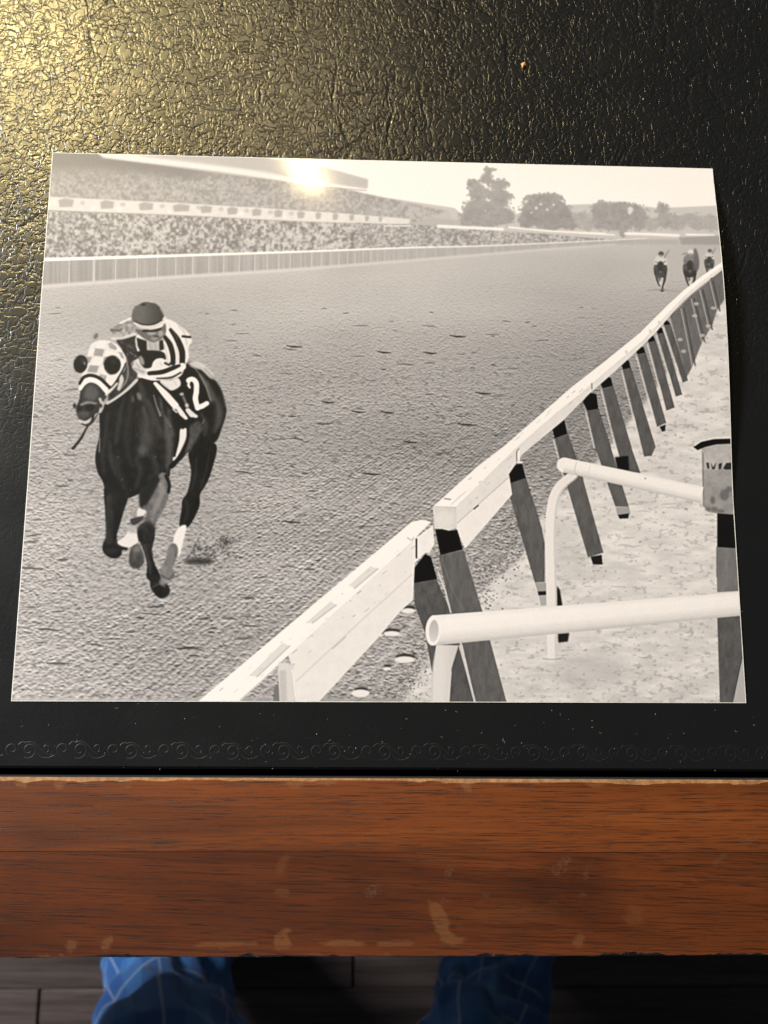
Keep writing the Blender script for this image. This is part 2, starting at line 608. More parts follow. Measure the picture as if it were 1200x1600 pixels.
# tooled scroll border: raised ribbons pressed into the leather, one motif repeated
def ribbon(paths):
    V, F = [], []
    for pts, w0, w1 in paths:
        pts = np.array(pts, float)
        n = len(pts)
        tg = np.gradient(pts, axis=0)
        tg /= np.linalg.norm(tg, axis=1)[:, None] + 1e-9
        nm = np.stack([-tg[:, 1], tg[:, 0]], 1)
        b = len(V)
        for i in range(n):
            t = i / (n - 1)
            w = (w0 * (1 - t) + w1 * t) * (0.35 + 0.65 * math.sin(math.pi * min(1, 0.12 + t * 0.86)))
            for k, (s, z) in enumerate(((-1, -0.00005), (-0.4, 0.000045), (0.4, 0.000045), (1, -0.00005))):
                V.append((pts[i, 0] + nm[i, 0] * w * s, pts[i, 1] + nm[i, 1] * w * s, z))
        for i in range(n - 1):
            for k in range(3):
                a = b + i * 4 + k
                F.append((a, a + 4, a + 5, a + 1))
    return V, F


def spiral(cx, cy, r0, r1, a0, a1, n=22):
    return [(cx + (r0 + (r1 - r0) * t) * math.cos(R(a0 + (a1 - a0) * t)), cy + (r0 + (r1 - r0) * t) * math.sin(R(a0 + (a1 - a0) * t)))
            for t in np.linspace(0, 1, n)]


def bez(p0, p1, p2, p3, n=14):
    t = np.linspace(0, 1, n)[:, None]
    p0, p1, p2, p3 = map(np.array, (p0, p1, p2, p3))
    return ((1 - t) ** 3 * p0 + 3 * (1 - t) ** 2 * t * p1 + 3 * (1 - t) * t * t * p2 + t ** 3 * p3).tolist()


K = 0.001 * 0.0170 / 0.0170
mm = 0.001
motif = [(spiral(-5.6 * mm, 0.2 * mm, 2.3 * mm, 0.5 * mm, 250, -170), 0.34 * mm, 0.24 * mm),
         (spiral(0.0, -0.1 * mm, 2.9 * mm, 0.7 * mm, -120, 330), 0.36 * mm, 0.22 * mm),
         (bez((-1.6 * mm, 2.2 * mm), (2.0 * mm, 4.0 * mm), (3.4 * mm, -0.5 * mm), (6.6 * mm, -1.6 * mm)), 0.5 * mm, 0.25 * mm),
         (spiral(5.6 * mm, 0.6 * mm, 1.5 * mm, 0.3 * mm, -60, 260, 14), 0.26 * mm, 0.2 * mm),
         (bez((3.0 * mm, -1.0 * mm), (4.2 * mm, -3.4 * mm), (7.0 * mm, -3.0 * mm), (8.8 * mm, -1.6 * mm)), 0.3 * mm, 0.22 * mm),
         (bez((-3.6 * mm, 1.6 * mm), (-2.6 * mm, 3.0 * mm), (-1.6 * mm, 2.6 * mm), (-0.6 * mm, 2.2 * mm)), 0.3 * mm, 0.2 * mm)]
V, F = ribbon(motif)
m0 = mesh_obj('scroll_motif', V, F, M_EMBOSS, desk, smooth=True)
PER = 0.0172
for i in range(-16, 17):
    o = m0 if i == -16 else m0.copy()
    if i != -16:
        link(o, desk)
    o.location = (0.0005 + i * PER + random.uniform(-0.0002, 0.0002), -0.1184 + random.uniform(-0.0001, 0.0001), TOP)
    o.scale = (1, random.uniform(0.94, 1.02), 1)

# ------------------------------------------------------------------ specks of dust and a crumb
V, F = [], []


def speck(x, y, r, z=TOP + 0.00012, n=7, asp=1.0, ang=0.0):
    b = len(V)
    for k in range(n):
        a = 2 * math.pi * k / n
        q = r * random.uniform(0.6, 1.1)
        dx, dy = q * math.cos(a) * asp, q * math.sin(a)
        V.append((x + dx * math.cos(ang) - dy * math.sin(ang), y + dx * math.sin(ang) + dy * math.cos(ang), z))
    V.append((x, y, z + min(r, 0.0006) * 0.5))
    for k in range(n):
        F.append((b + k, b + (k + 1) % n, b + n))


for (u, v, r) in ((1005, 155, 3.5), (1160, 177, 3), (998, 27, 2.5), (1168, 128, 2.8), (1170, 15, 3), (1035, 79, 1.6), (1098, 95, 1.5), (1078, 134, 1.4),
                  (921, 118, 1.6), (897, 192, 1.2), (495, 1147, 2.2), (289, 1123, 1.4), (960, 1170, 1.2), (1117, 1204, 1.3), (426, 1201, 1.4), (815, 1161, 1.4),
                  (415, 1163, 1.2), (1168, 262, 1.2), (34, 1127, 1.2), (250, 1202, 1.4), (556, 1169, 1.8)):
    x, y = px2desk(u, v)
    speck(x, y, r * 0.00014)
for k in range(240):
    x, y = px2desk(random.uniform(-50, 1250), random.choice((random.uniform(-40, 250), random.uniform(1098, 1205), random.uniform(250, 1100))))
    speck(x, y, random.choice((0.00007, 0.00009, 0.00011, 0.00013, 0.00017)), asp=random.choice((1, 1, 1.6)), ang=random.uniform(0, 3))
for k in range(26):
    x, y = px2desk(random.uniform(-20, 1220), random.choice((random.uniform(0, 250), random.uniform(1100, 1160))))
    speck(x, y, 0.00007, asp=random.uniform(4, 12), ang=random.uniform(0, 3))
tag(mesh_obj('dust', V, F, M_DUST), 'pale dust specks scattered over the black leather', 'dust', kind='stuff')

cx, cy = px2desk(818, 103)
V = []
for k, (a, b, c) in enumerate(((-1, -1, 0), (1, -0.8, 0), (1.1, 1, 0), (-0.8, 1.2, 0), (-0.8, -0.7, 1.1), (0.8, -0.6, 0.8), (0.7, 0.7, 1.2), (-0.5, 0.9, 0.9))):
    V.append((a * 0.0009, b * 0.0009, c * 0.0009))
o = mesh_obj('crumb', V, [(3, 2, 1, 0), (4, 5, 6, 7), (0, 1, 5, 4), (1, 2, 6, 5), (2, 3, 7, 6), (3, 0, 4, 7)], M_CRUMB)
o.location = (cx, cy, TOP + 0.0002)
o.rotation_euler = (0, 0, 0.4)
tag(o, 'tiny orange crumb lying on the black leather above the photo', 'crumb')

# ------------------------------------------------------------------ person standing at the desk (legs)
person = empty('person', (-0.03, -0.44, 0.0), 'person in blue plaid trousers, only the legs showing below the desk edge', 'person')
LEGS = {-1: [(-0.185, 0.03, 0.07), (-0.166, 0.0, 0.16), (-0.115, -0.01, 0.33), (-0.100, -0.03, 0.50), (-0.095, -0.08, 0.70), (-0.085, -0.10, 0.88)],
        1: [(0.185, 0.03, 0.07), (0.170, 0.0, 0.16), (0.128, -0.01, 0.30), (0.110, -0.03, 0.50), (0.100, -0.08, 0.70), (0.085, -0.10, 0.88)]}
# bare body under the cloth: one skinned mesh, pelvis as root
verts, edges, rad = [(0, -0.11, 0.93), (0, -0.115, 1.0)], [(0, 1)], [0.11, 0.12]
for s in (-1, 1):
    b = len(verts)
    pts = [LEGS[s][5], LEGS[s][4], LEGS[s][3], LEGS[s][1], LEGS[s][0], (LEGS[s][0][0] * 1.05, 0.06, 0.045), (LEGS[s][0][0] * 1.12, 0.15, 0.028), (LEGS[s][0][0] * 1.16, 0.20, 0.022)]
    rr = [0.070, 0.052, 0.033, 0.027, 0.027, 0.036, 0.032, 0.022]
    verts += pts
    rad += rr
    edges.append((0, b))
    edges += [(b + i, b + i + 1) for i in range(len(pts) - 1)]
me = bpy.data.meshes.new('body')
me.from_pydata(verts, edges, [])
body = link(bpy.data.objects.new('body', me), person)
me.materials.append(M_SKIN)
md = body.modifiers.new('skin', 'SKIN')
for i, sv in enumerate(me.skin_vertices[0].data):
    sv.radius = (rad[i], rad[i])
    sv.use_root = (i == 0)
md2 = body.modifiers.new('sub', 'SUBSURF')
md2.levels = md2.render_levels = 2


def lerp_path(pts, t):
    pts = np.array(pts)
    z = pts[:, 2]
    return np.array([np.interp(t, z, pts[:, 0]), np.interp(t, z, pts[:, 1]), t])


def trouser(side):
    NU, NV = 96, 150
    V, UV = [], []
    zs = np.linspace(0.055, 0.90, NV)
    for i, z in enumerate(zs):
        c = lerp_path(LEGS[side], z)
        r = np.interp(z, [0.05, 0.16, 0.28, 0.45, 0.7, 0.9], [0.060, 0.050, 0.054, 0.062, 0.082, 0.110])
        # cloth rolls that slump over each other above the ankle
        for (zc, amp, wd, ph) in ((0.105, 0.016, 0.030, 0.4), (0.185, 0.017, 0.032, 2.2), (0.262, 0.024, 0.030, 1.2), (0.335, 0.012, 0.035, 3.0)):
            pass
        for k in range(NU):
            a = 2 * math.pi * k / NU
            rr = r if side < 0 else r * 0.78
            for (zc, amp, wd, ph) in ((0.100, 0.014, 0.034, 0.4), (0.165, 0.016, 0.026, 2.6), (0.225, 0.010, 0.018, 0.4), (0.285, 0.024, 0.030, 1.3), (0.350, 0.010, 0.045, 3.0), (0.47, 0.008, 0.06, 1.0)):
                zz = z - zc - 0.022 * math.sin(a + ph * side) - 0.008 * math.sin(2 * a + ph)
                # steep underside, slow upper slope
                w = wd * (0.55 if zz < 0 else 1.5)
                rr += amp * (0.65 + 0.35 * math.sin(a * 2 + ph * 3)) * math.exp(-(zz / w) ** 2)
            nz = float(fbm(np.array([a * 1.6 + side * 9 + 20]), np.array([z * 16 + 3]), 3)[0]) - 0.5
            rr += 0.034 * nz + 0.006 * (abs(math.sin(2.5 * a + z * 34 + 6 * nz)) - 0.5)
            V.append((c[0] + rr * math.cos(a), c[1] + rr * math.sin(a) * 0.95, z + 0.010 * math.sin(a * 2 + ph)))
            UV.append((a * 0.088, z * 1.15))
    # inner hem
    F = []
    for i in range(NV - 1):
        for k in range(NU):
            F.append((i * NU + k, i * NU + (k + 1) % NU, (i + 1) * NU + (k + 1) % NU, (i + 1) * NU + k))
    return V, F, UV, NU


allV, allF, allUV = [], [], []
for s in (-1, 1):
    V, F, UV, NU = trouser(s)
    b = len(allV)
    allV += V
    allF += [tuple(q + b for q in f) for f in F]
    allUV += UV
# seat and waist: an oval shell joining both legs
b = len(allV)
NW = 48
for j, (z, rx, ry) in enumerate(((0.84, 0.19, 0.12), (0.90, 0.195, 0.135), (0.97, 0.18, 0.13), (1.03, 0.165, 0.12))):
    for k in range(NW):
        a = 2 * math.pi * k / NW
        allV.append((rx * math.cos(a), -0.105 + ry * math.sin(a), z))
        allUV.append((a * 0.17, z * 1.15))
for j in range(3):
    for k in range(NW):
        allF.append((b + j * NW + k, b + j * NW + (k + 1) % NW, b + (j + 1) * NW + (k + 1) % NW, b + (j + 1) * NW + k))
tr = mesh_obj('trousers', allV, allF, M_PLAID, person, smooth=True)
ul = tr.data.uv_layers.new(name='UVMap')
li = np.empty(len(tr.data.loops), np.int32)
tr.data.loops.foreach_get('vertex_index', li)
ul.data.foreach_set('uv', np.array(allUV, np.float32)[li].ravel())
sm = tr.modifiers.new('thick', 'SOLIDIFY')
sm.thickness = 0.0025
for s in (-1, 1):
    V, F = [], []
    path = [(0.02, 0.05, 0.040), (0.07, 0.052, 0.055), (0.13, 0.056, 0.050), (0.19, 0.054, 0.040), (0.235, 0.040, 0.030), (0.255, 0.018, 0.016)]
    for (y, w, h) in path:
        for k in range(16):
            a = 2 * math.pi * k / 16
            V.append((s * 0.195 + w * math.cos(a) * (1 if y > 0 else 1), y, max(0.0, h * 0.9 + h * math.sin(a))))
    for i in range(len(path) - 1):
        for k in range(16):
            F.append((i * 16 + k, i * 16 + (k + 1) % 16, (i + 1) * 16 + (k + 1) % 16, (i + 1) * 16 + k))
    F += [tuple(range(16)), tuple(range(80, 96))]
    fix_normals(mesh_obj('slipper', V, F, M_SLIPPER, person, smooth=True))

# ------------------------------------------------------------------ the photographic print
# The printed picture is drawn here with numpy: every shape in a flat tone, in the pixel frame (u, v)
# of the print as it lies, straightened onto the 10 x 8 inch sheet.
PW, PH = 0.254, 0.2032
NXP, NYP = 1500, 1200
CORN = np.array([(80, 241), (1113, 267), (1165, 1097), (20, 1092)], float)
DST = np.array([(0, 0), (NXP, 0), (NXP, NYP), (0, NYP)], float)


def homography(src, dst):
    A, B = [], []
    for (x, y), (u, v) in zip(src, dst):
        A.append([x, y, 1, 0, 0, 0, -u * x, -u * y]); B.append(u)
        A.append([0, 0, 0, x, y, 1, -v * x, -v * y]); B.append(v)
    return np.append(np.linalg.solve(np.array(A), np.array(B)), 1).reshape(3, 3)


HM = homography(CORN, DST)


def lift(x, y):
    """the sheet arches slightly off the desk towards its upper right"""
    u = np.clip((x + PW / 2) / PW, 0, 1.1)
    v = (y + PH / 2) / PH
    b = np.clip((v - 0.35) / 0.65, 0, 1)
    arch = np.sin(np.pi * b ** 1.15) ** 1.2
    return 0.0036 * arch * (0.12 + 0.88 * u ** 1.6) + 0.00035


def project(cx, cy):
    """canvas point on the lying sheet -> (u, v)"""
    x, y = cx / NXP * PW - PW / 2, PH / 2 - cy / NYP * PH
    z = lift(x, y)
    c, s = math.cos(R(0.258)), math.sin(R(0.258))
    d = [c * x - s * y - CAM[0], s * x + c * y - CAM[1], z - CAM[2]]
    q = [CM[0, k] * d[0] + CM[1, k] * d[1] + CM[2, k] * d[2] for k in range(3)]
    return 600 + F_PX * q[0] / -q[2], 800 - F_PX * q[1] / -q[2]


def hom(p):
    q = np.concatenate([p, np.ones((len(p), 1))], 1) @ HM.T
    return q[:, :2] / q[:, 2:]


def tocv(p):
    p = np.asarray(p, float)
    tgt = hom(p)
    cv = tgt.copy()
    for _ in range(4):
        cv = cv + tgt - hom(np.stack(project(cv[:, 0], cv[:, 1]), 1))
    return cv


gx, gy = np.meshgrid(np.arange(NXP) + 0.5, np.arange(NYP) + 0.5)
PU, PV = project(gx, gy)
IMG = np.full((NYP, NXP), 200.0)
SC = 1.33


def smooth_closed(p, n=5):
    p = np.asarray(p, float)
    a, b, c, d = np.roll(p, 1, 0), p, np.roll(p, -1, 0), np.roll(p, -2, 0)
    out = []
    for t in np.arange(n) / n:
        out.append(0.5 * (2 * b + (c - a) * t + (2 * a - 5 * b + 4 * c - d) * t * t + (3 * b - a - 3 * c + d) * t ** 3))
    return np.stack(out, 1).reshape(-1, 2)


def smooth_open(p, n=6):
    p = np.asarray(p, float)
    q = np.concatenate([[2 * p[0] - p[1]], p, [2 * p[-1] - p[-2]]])
    out = []
    for i in range(len(p) - 1):
        a, b, c, d = q[i:i + 4]
        for t in np.arange(n) / n:
            out.append(0.5 * (2 * b + (c - a) * t + (2 * a - 5 * b + 4 * c - d) * t * t + (3 * b - a - 3 * c + d) * t ** 3))
    out.append(p[-1])
    return np.array(out)


def cover(p):
    """antialiased coverage of polygon p (canvas units); returns slice and array"""
    x0, y0 = np.floor(p.min(0)).astype(int) - 1
    x1, y1 = np.ceil(p.max(0)).astype(int) + 2
    x0, y0, x1, y1 = max(x0, 0), max(y0, 0), min(x1, NXP), min(y1, NYP)
    if x1 <= x0 or y1 <= y0:
        return None
    SS = 3
    w, h = x1 - x0, y1 - y0
    acc = np.zeros((h, w + 2))
    a, b = p, np.roll(p, -1, 0)
    for r in range(h * SS):
        y = y0 + (r + 0.5) / SS
        m = (a[:, 1] <= y) != (b[:, 1] <= y)
        if not m.any():
            continue
        xs = np.sort(a[m, 0] + (y - a[m, 1]) / (b[m, 1] - a[m, 1]) * (b[m, 0] - a[m, 0])) - x0
        xs = np.clip(xs, 0, w)
        for k in range(0, len(xs) - 1, 2):
            for s, xx in ((1, xs[k]), (-1, xs[k + 1])):
                i = int(xx)
                f = xx - i
                acc[r // SS, i] += s * (1 - f)
                acc[r // SS, i + 1] += s * f
    return (slice(y0, y1), slice(x0, x1)), np.clip(np.cumsum(acc, 1)[:, :w] / SS, 0, 1)


def gblur(a, s):
    if s <= 0:
        return a
    r = int(math.ceil(3 * s))
    k = np.exp(-0.5 * (np.arange(-r, r + 1) / s) ** 2)
    k /= k.sum()
    for ax in (0, 1):
        pd = [(0, 0), (0, 0)]
        pd[ax] = (r, r)
        q = np.pad(a, pd, mode='edge')
        n = a.shape[ax]
        a = sum(k[i] * (q[i:i + n] if ax == 0 else q[:, i:i + n]) for i in range(2 * r + 1))
    return a


def paint(sl, c, val, alpha=1.0):
    if callable(val):
        val = val(PU[sl], PV[sl])
    IMG[sl] = IMG[sl] * (1 - c * alpha) + val * c * alpha


def poly(p, val, alpha=1.0, soft=0.0, smooth=False):
    p = np.asarray(p, float)
    if smooth:
        p = smooth_closed(p)
    q = tocv(p)
    if soft > 0:
        r = int(soft * SC * 3) + 2
        c = cover(q)
        if c is None:
            return
        (sy, sx), cov = c
        y0, y1, x0, x1 = max(sy.start - r, 0), min(sy.stop + r, NYP), max(sx.start - r, 0), min(sx.stop + r, NXP)
        big = np.zeros((y1 - y0, x1 - x0))
        big[sy.start - y0:sy.stop - y0, sx.start - x0:sx.stop - x0] = cov
        paint((slice(y0, y1), slice(x0, x1)), gblur(big, soft * SC), val, alpha)
        return
    c = cover(q)
    if c:
        paint(c[0], c[1], val, alpha)


def stroke(p, w, val, alpha=1.0, soft=0.5, smooth=True):
    """w: width(s) in (u, v) pixels along the path"""
    p = np.asarray(p, float)
    w = np.broadcast_to(np.asarray(w, float), (len(p),)) if np.ndim(w) == 0 else np.asarray(w, float)
    if smooth and len(p) > 2:
        ww = np.interp(np.linspace(0, 1, (len(p) - 1) * 6 + 1), np.linspace(0, 1, len(p)), w)
        p = smooth_open(p)
        w = ww
    q = tocv(p)
    r = w * 0.5 * SC
    rm = r.max() + 3 + soft * SC
    x0, y0 = np.maximum(np.floor(q.min(0) - rm).astype(int), 0)
    x1, y1 = np.ceil(q.max(0) + rm).astype(int)
    x1, y1 = min(x1, NXP), min(y1, NYP)
    if x1 <= x0 or y1 <= y0:
        return
    X, Y = gx[y0:y1, x0:x1], gy[y0:y1, x0:x1]
    best = np.full(X.shape, -1e9)
    for i in range(len(q) - 1):
        d = q[i + 1] - q[i]
        L = d @ d + 1e-9
        t = np.clip(((X - q[i, 0]) * d[0] + (Y - q[i, 1]) * d[1]) / L, 0, 1)
        dist = np.hypot(X - q[i, 0] - t * d[0], Y - q[i, 1] - t * d[1])
        np.maximum(best, r[i] + (r[i + 1] - r[i]) * t - dist, out=best)
    s = max(soft * SC, 0.5)
    paint((slice(y0, y1), slice(x0, x1)), np.clip(best / (2 * s) + 0.5, 0, 1), val, alpha)


def ell(cx, cy, rx, ry, val, alpha=1.0, soft=0.0, ang=0.0):
    a = np.linspace(0, 2 * math.pi, 37)[:-1]
    c, s = math.cos(R(ang)), math.sin(R(ang))
    x, y = rx * np.cos(a), ry * np.sin(a)
    poly(np.stack([cx + x * c - y * s, cy + x * s + y * c], 1), val, alpha, soft)


def zoom(ox, oy, k):
    return lambda pts: [(ox + x / k, oy + y / k) for x, y in pts]


ZA, ZB, ZC, ZD = zoom(80, 450, 3.75), zoom(80, 650, 3.75), zoom(840, 360, 3.75), zoom(640, 640, 3.75)
ZE, ZF, ZG, ZH = zoom(840, 640, 3.529), zoom(600, 780, 3.3333), zoom(860, 880, 3.529), zoom(300, 800, 3.0)
ZI, ZJ = zoom(60, 230, 2.069), zoom(560, 230, 2.0)

# ---- track: clods of earth in perspective
YH = 366.0
dep = np.maximum(PV - YH, 4.0)


def ground_octave(size, asp, seed, vpx=1135.0):
    """lumps 'size' px wide at dep = 600, shrinking towards the horizon"""
    k = 600.0 / size
    a = (PU - vpx) * k / dep
    b = 600.0 * 600.0 * asp / size / dep
    return vnoise(a + seed * 13.7, b + seed * 7.3)


h = np.zeros_like(PU)
want = 2.5 + 4.8 * np.clip(dep / 700, 0, 1.1)          # clod width in px at this distance
for lam, sd in ((2.4, 1), (3.4, 2), (4.8, 3), (6.8, 4), (9.6, 5)):
    wgt = np.exp(-0.5 * (np.log(lam / want) / 0.42) ** 2)
    asp = np.interp(dep, [60, 250, 600], [3.0, 2.0, 1.45])
    row = np.cumsum(asp.mean(1) / lam) / SC
    yy = row[:, None] + 0 * PU
    h += wgt * (vnoise(PU / lam + 13.7 * sd + 0.7 * fbm(PU / 30, PV / 20, 2), yy + 7.3 * sd) - 0.5)
h += 0.30 * np.clip((dep - 40) / 120, 0, 1) * (vnoise(PU / 16 + 3, PV / 3.6) - 0.5)
# harrow lines beside the rail
railx = 676 + (792 - PV) * 1.183
near = np.clip(1.25 - (railx - PU) / 420, 0, 1) * np.clip((dep - 150) / 200, 0, 1) * (railx > PU)
rake = np.sin((PU - 1135.0) / dep * 300.0 + 2.0 * fbm(PU / 90, PV / 90, 2))
h += 0.16 * near * rake * (0.4 + 0.9 * vnoise(PU / 14, PV / 14))
emb = h - np.roll(h, -3, 0)
emb = emb + 0.25 * (h - np.roll(h, -2, 1))
emb[-3:] = 0
base = np.interp(PV, [380, 430, 480, 540, 620, 720, 860, 1090], [183, 179, 170, 160, 151, 151, 160, 159])
base += 14 * (fbm(PU / 230, PV / 70, 3) - 0.5) * 2
base -= 12 * np.clip((PU - 450) / 500, 0, 1) * np.clip((PV - 480) / 200, 0, 1)
base += 16 * np.clip((260 - PU) / 220, 0, 1)
gain = np.interp(PV, [400, 470, 560, 700, 900], [6, 24, 48, 80, 104])
tex = np.clip(emb, -0.75, 0.6) * gain * 0.85
pit = np.clip((fbm(PU / 9.0 + 70, PV / 4.4, 2) - 0.68) / 0.10, 0, 1) * np.clip((PV - 500) / 120, 0, 1)


def gblur2(a, sx, sy):
    for ax, s in ((0, sy), (1, sx)):
        r = int(math.ceil(2.6 * s))
        k = np.exp(-0.5 * (np.arange(-r, r + 1) / s) ** 2)
        k /= k.sum()
        pd = [(0, 0), (0, 0)]
        pd[ax] = (r, r)
        q = np.pad(a, pd)
        n = a.shape[ax]
        a = sum(k[i] * (q[i:i + n] if ax == 0 else q[:, i:i + n]) for i in range(2 * r + 1))
    return a


rk = np.random.default_rng(21)
clod = np.zeros_like(PU)
for sx_, sy_, d0, d1, d2, dens, amp in ((1.0, 0.6, 50, 120, 260, 0.060, 16), (1.4, 0.75, 110, 230, 420, 0.050, 26), (1.8, 1.0, 200, 380, 640, 0.040, 36), (2.0, 1.15, 330, 560, 900, 0.034, 42), (2.4, 1.35, 480, 760, 1200, 0.016, 44)):
    wgt = np.interp(dep, [d0, d1, d2], [0, 1, 0])
    wgt = np.where(dep > d2, 0.0, wgt)
    if d2 > 800:
        wgt = np.interp(dep, [d0, d1], [0, 1])
    patch = np.clip(0.35 + 1.6 * fbm(PU / 60 + sx_, PV / 26, 3), 0, 2)
    line = 1 + near * 1.5 * np.sign(rake) * (rake ** 2)
    imp = (rk.random(PU.shape) < dens * wgt * patch * line).astype(float) * (0.5 + rk.random(PU.shape))
    bl = gblur2(imp, sx_, sy_) * (2 * math.pi * sx_ * sy_)
    sh = max(1, int(round(sy_ * 1.1)))
    clod += amp * (0.72 * np.roll(np.minimum(bl, 1.3), -sh, 0) - 1.15 * np.roll(np.minimum(bl, 1.3), sh, 0))
clod[:6] = 0
clod[-6:] = 0
tex = 0.30 * tex + clod - pit * 26 + 9 * near * rake * (0.3 + vnoise(PU / 9, PV / 9))
ang_ = (PU - 1135.0) / np.maximum(PV - 395.0, 20.0)
lm = np.interp(ang_, [-2.1, -1.6, -1.2, -1.1], [0, 0.75, 1, 1]) * np.clip((PV - 560) / 160, 0, 1)
lines = 0.6 * (vnoise(ang_ * 52 + 7, ang_ * 0 + 0.5) - 0.5) + 0.5 * (vnoise(ang_ * 110 + 3, ang_ * 0 + 4.5) - 0.5)
tex = tex * 0.86 + 44 * lm * lines * (0.5 + vnoise(PU / 22, PV / 22))
tex -= gblur(tex, 14)
IMG[:] = base + tex
# long dark clods and hoof marks
rs = np.random.default_rng(5)
for k in range(150):
    v = 480 + 560 * rs.random() ** 1.3
    u = 40 + rs.random() * (railx[0, 0] * 0 + 676 + (792 - v) * 1.183 - 90)
    s = (v - YH) / 600
    ln = (4 + 12 * rs.random() ** 2) * (0.5 + 0.8 * s)
    hh = (1.6 + 2.2 * rs.random()) * (0.5 + 0.7 * s)
    if 120 < u < 350 and 520 < v < 930:
        continue
    sl = rs.uniform(-0.12, 0.14)
    stroke([(u - ln, v - sl * ln), (u, v + rs.uniform(-1, 1)), (u + ln, v + sl * ln)], [hh * .4, hh, hh * .5], 62 + 40 * rs.random(), 0.8, 0.7)
    stroke([(u - ln, v + hh * 1.0), (u + ln * .8, v + hh * 1.1 + sl * ln)], [hh * .5, hh * .4], 205, 0.45, 0.7)
for (u, v, ln) in ((512, 628, 9), (560, 643, 10), (715, 525, 12), (730, 663, 15), (605, 644, 10), (460, 541, 12), (640, 690, 10), (580, 740, 14), (755, 614, 12), (600, 550, 10), (455, 815, 14), (672, 551, 10)):
    stroke([(u - ln, v - 1), (u, v + 1), (u + ln, v + 1)], [1.5, 3.4, 1.6], 58, 0.9, 0.7)

# ---- sky, stands, trees
poly([(60, 220), (1180, 220), (1180, 376), (1010, 373), (760, 385), (640, 389), (447, 396), (60, 410)], 238)
# hazy hills and trees on the right
poly(ZJ([(0, 175), (100, 160), (200, 175), (300, 190), (330, 215), (480, 210), (660, 180), (720, 178), (905, 186), (930, 190), (1000, 188), (1140, 182), (1150, 290), (0, 300)]), 194, soft=0.8)
tv = lambda b: (lambda U, V: b - 22 + 26 * (fbm(U / 7, V / 6, 3) - 0.5) - (V - 310) * 0.05)


def tree(lst, b):
    for (x, y, rx, ry) in lst:
        (cx, cy), = ZJ([(x, y)])
        ell(cx, cy, rx / 2 * 0.86, ry / 2 * 0.86, tv(b), 0.95, 1.0, rs.uniform(-20, 20))
        for k in range(int(10 + rx * 0.5)):
            a = rs.random() * 6.283
            q = rs.uniform(0.75, 1.12)
            (ex, ey), = ZJ([(x + rx * q * math.cos(a), y + ry * q * math.sin(a))])
            ell(ex, ey, rs.uniform(0.9, 2.6), rs.uniform(0.8, 1.9), tv(b + rs.uniform(-9, 10)), 0.85, 0.5, rs.uniform(0, 90))
        for k in range(int(rx * 0.18)):
            (ex, ey), = ZJ([(x + rx * rs.uniform(-.8, .8), y + ry * rs.uniform(-.8, .8))])
            ell(ex, ey, rs.uniform(0.6, 1.3), rs.uniform(0.5, 1.1), b + rs.uniform(-14, 34), 0.6, 0.5)


tree([(405, 80, 12, 18), (400, 100, 22, 16), (365, 120, 26, 18), (440, 118, 32, 18), (470, 155, 16, 10), (380, 145, 40, 22), (440, 150, 36, 22),
      (370, 185, 44, 26), (430, 180, 44, 22), (350, 220, 36, 30), (400, 225, 60, 30), (455, 215, 40, 30), (330, 235, 22, 20), (355, 108, 14, 8), (412, 70, 18, 4)], 172)
tree([(580, 170, 60, 26), (545, 195, 42, 32), (615, 190, 48, 30), (640, 215, 34, 34), (530, 225, 34, 30), (580, 225, 70, 34), (650, 235, 36, 22), (555, 160, 30, 12), (600, 156, 36, 12), (672, 240, 22, 16)], 166)
tree([(760, 190, 34, 22), (800, 195, 60, 26), (860, 205, 46, 28), (750, 225, 28, 34), (880, 235, 30, 26), (800, 235, 70, 30), (845, 190, 36, 14), (828, 268, 10, 14)], 170)
tree([(700, 225, 30, 26), (715, 240, 26, 20), (920, 240, 26, 20), (990, 235, 40, 26), (1050, 232, 50, 26), (1105, 236, 40, 26)], 186)
tree([(950, 195, 22, 18), (955, 225, 22, 34), (945, 180, 8, 8)], 176)
for (x, y, r) in ((556, 190, 5), (570, 178, 4), (590, 195, 4), (610, 180, 4), (540, 205, 3), (850, 195, 9), (848, 204, 6)):
    (cx, cy), = ZJ([(x, y)])
    ell(cx, cy, r / 2, r / 2, 222, 0.9, 0.5)
# distant stand edge
poly(ZJ([(0, 172), (60, 176), (160, 205), (280, 195), (300, 240), (0, 240)]), 186, soft=0.7)
poly(ZJ([(0, 186), (120, 210), (320, 228), (320, 250), (0, 250)]), 176, soft=0.7)


def crowd(cell, lo, hi, seed, streak=1.0):
    def fn(U, V):
        n = vnoise(U / cell + seed, V / (cell * streak) + seed * 2)
        n2 = vnoise(U / (cell * 0.55) + seed * 3, V / (cell * 0.6 * streak) + 9)
        n3 = fbm(U / 40, V / 16, 2)
        q = np.clip((0.6 * n + 0.5 * n2 - 0.55) * 2.1 + 0.5 + (n3 - 0.5) * 0.5, 0, 1)
        return lo + (hi - lo) * q
    return fn


# upper deck under the roof
poly([(60, 235), (285, 246), (430, 268), (560, 300), (700, 330), (640, 350), (60, 330)], lambda U, V: np.interp(V, [240, 262, 285, 340], [118, 140, 154, 164]) + (crowd(4.6, -15, 20, 3)(U, V)) * np.clip((V - 254) / 30, 0, 1), soft=1.0)
poly([(70, 236), (170, 243), (330, 268), (300, 280), (160, 262), (70, 262)], 112, 0.7, soft=6)
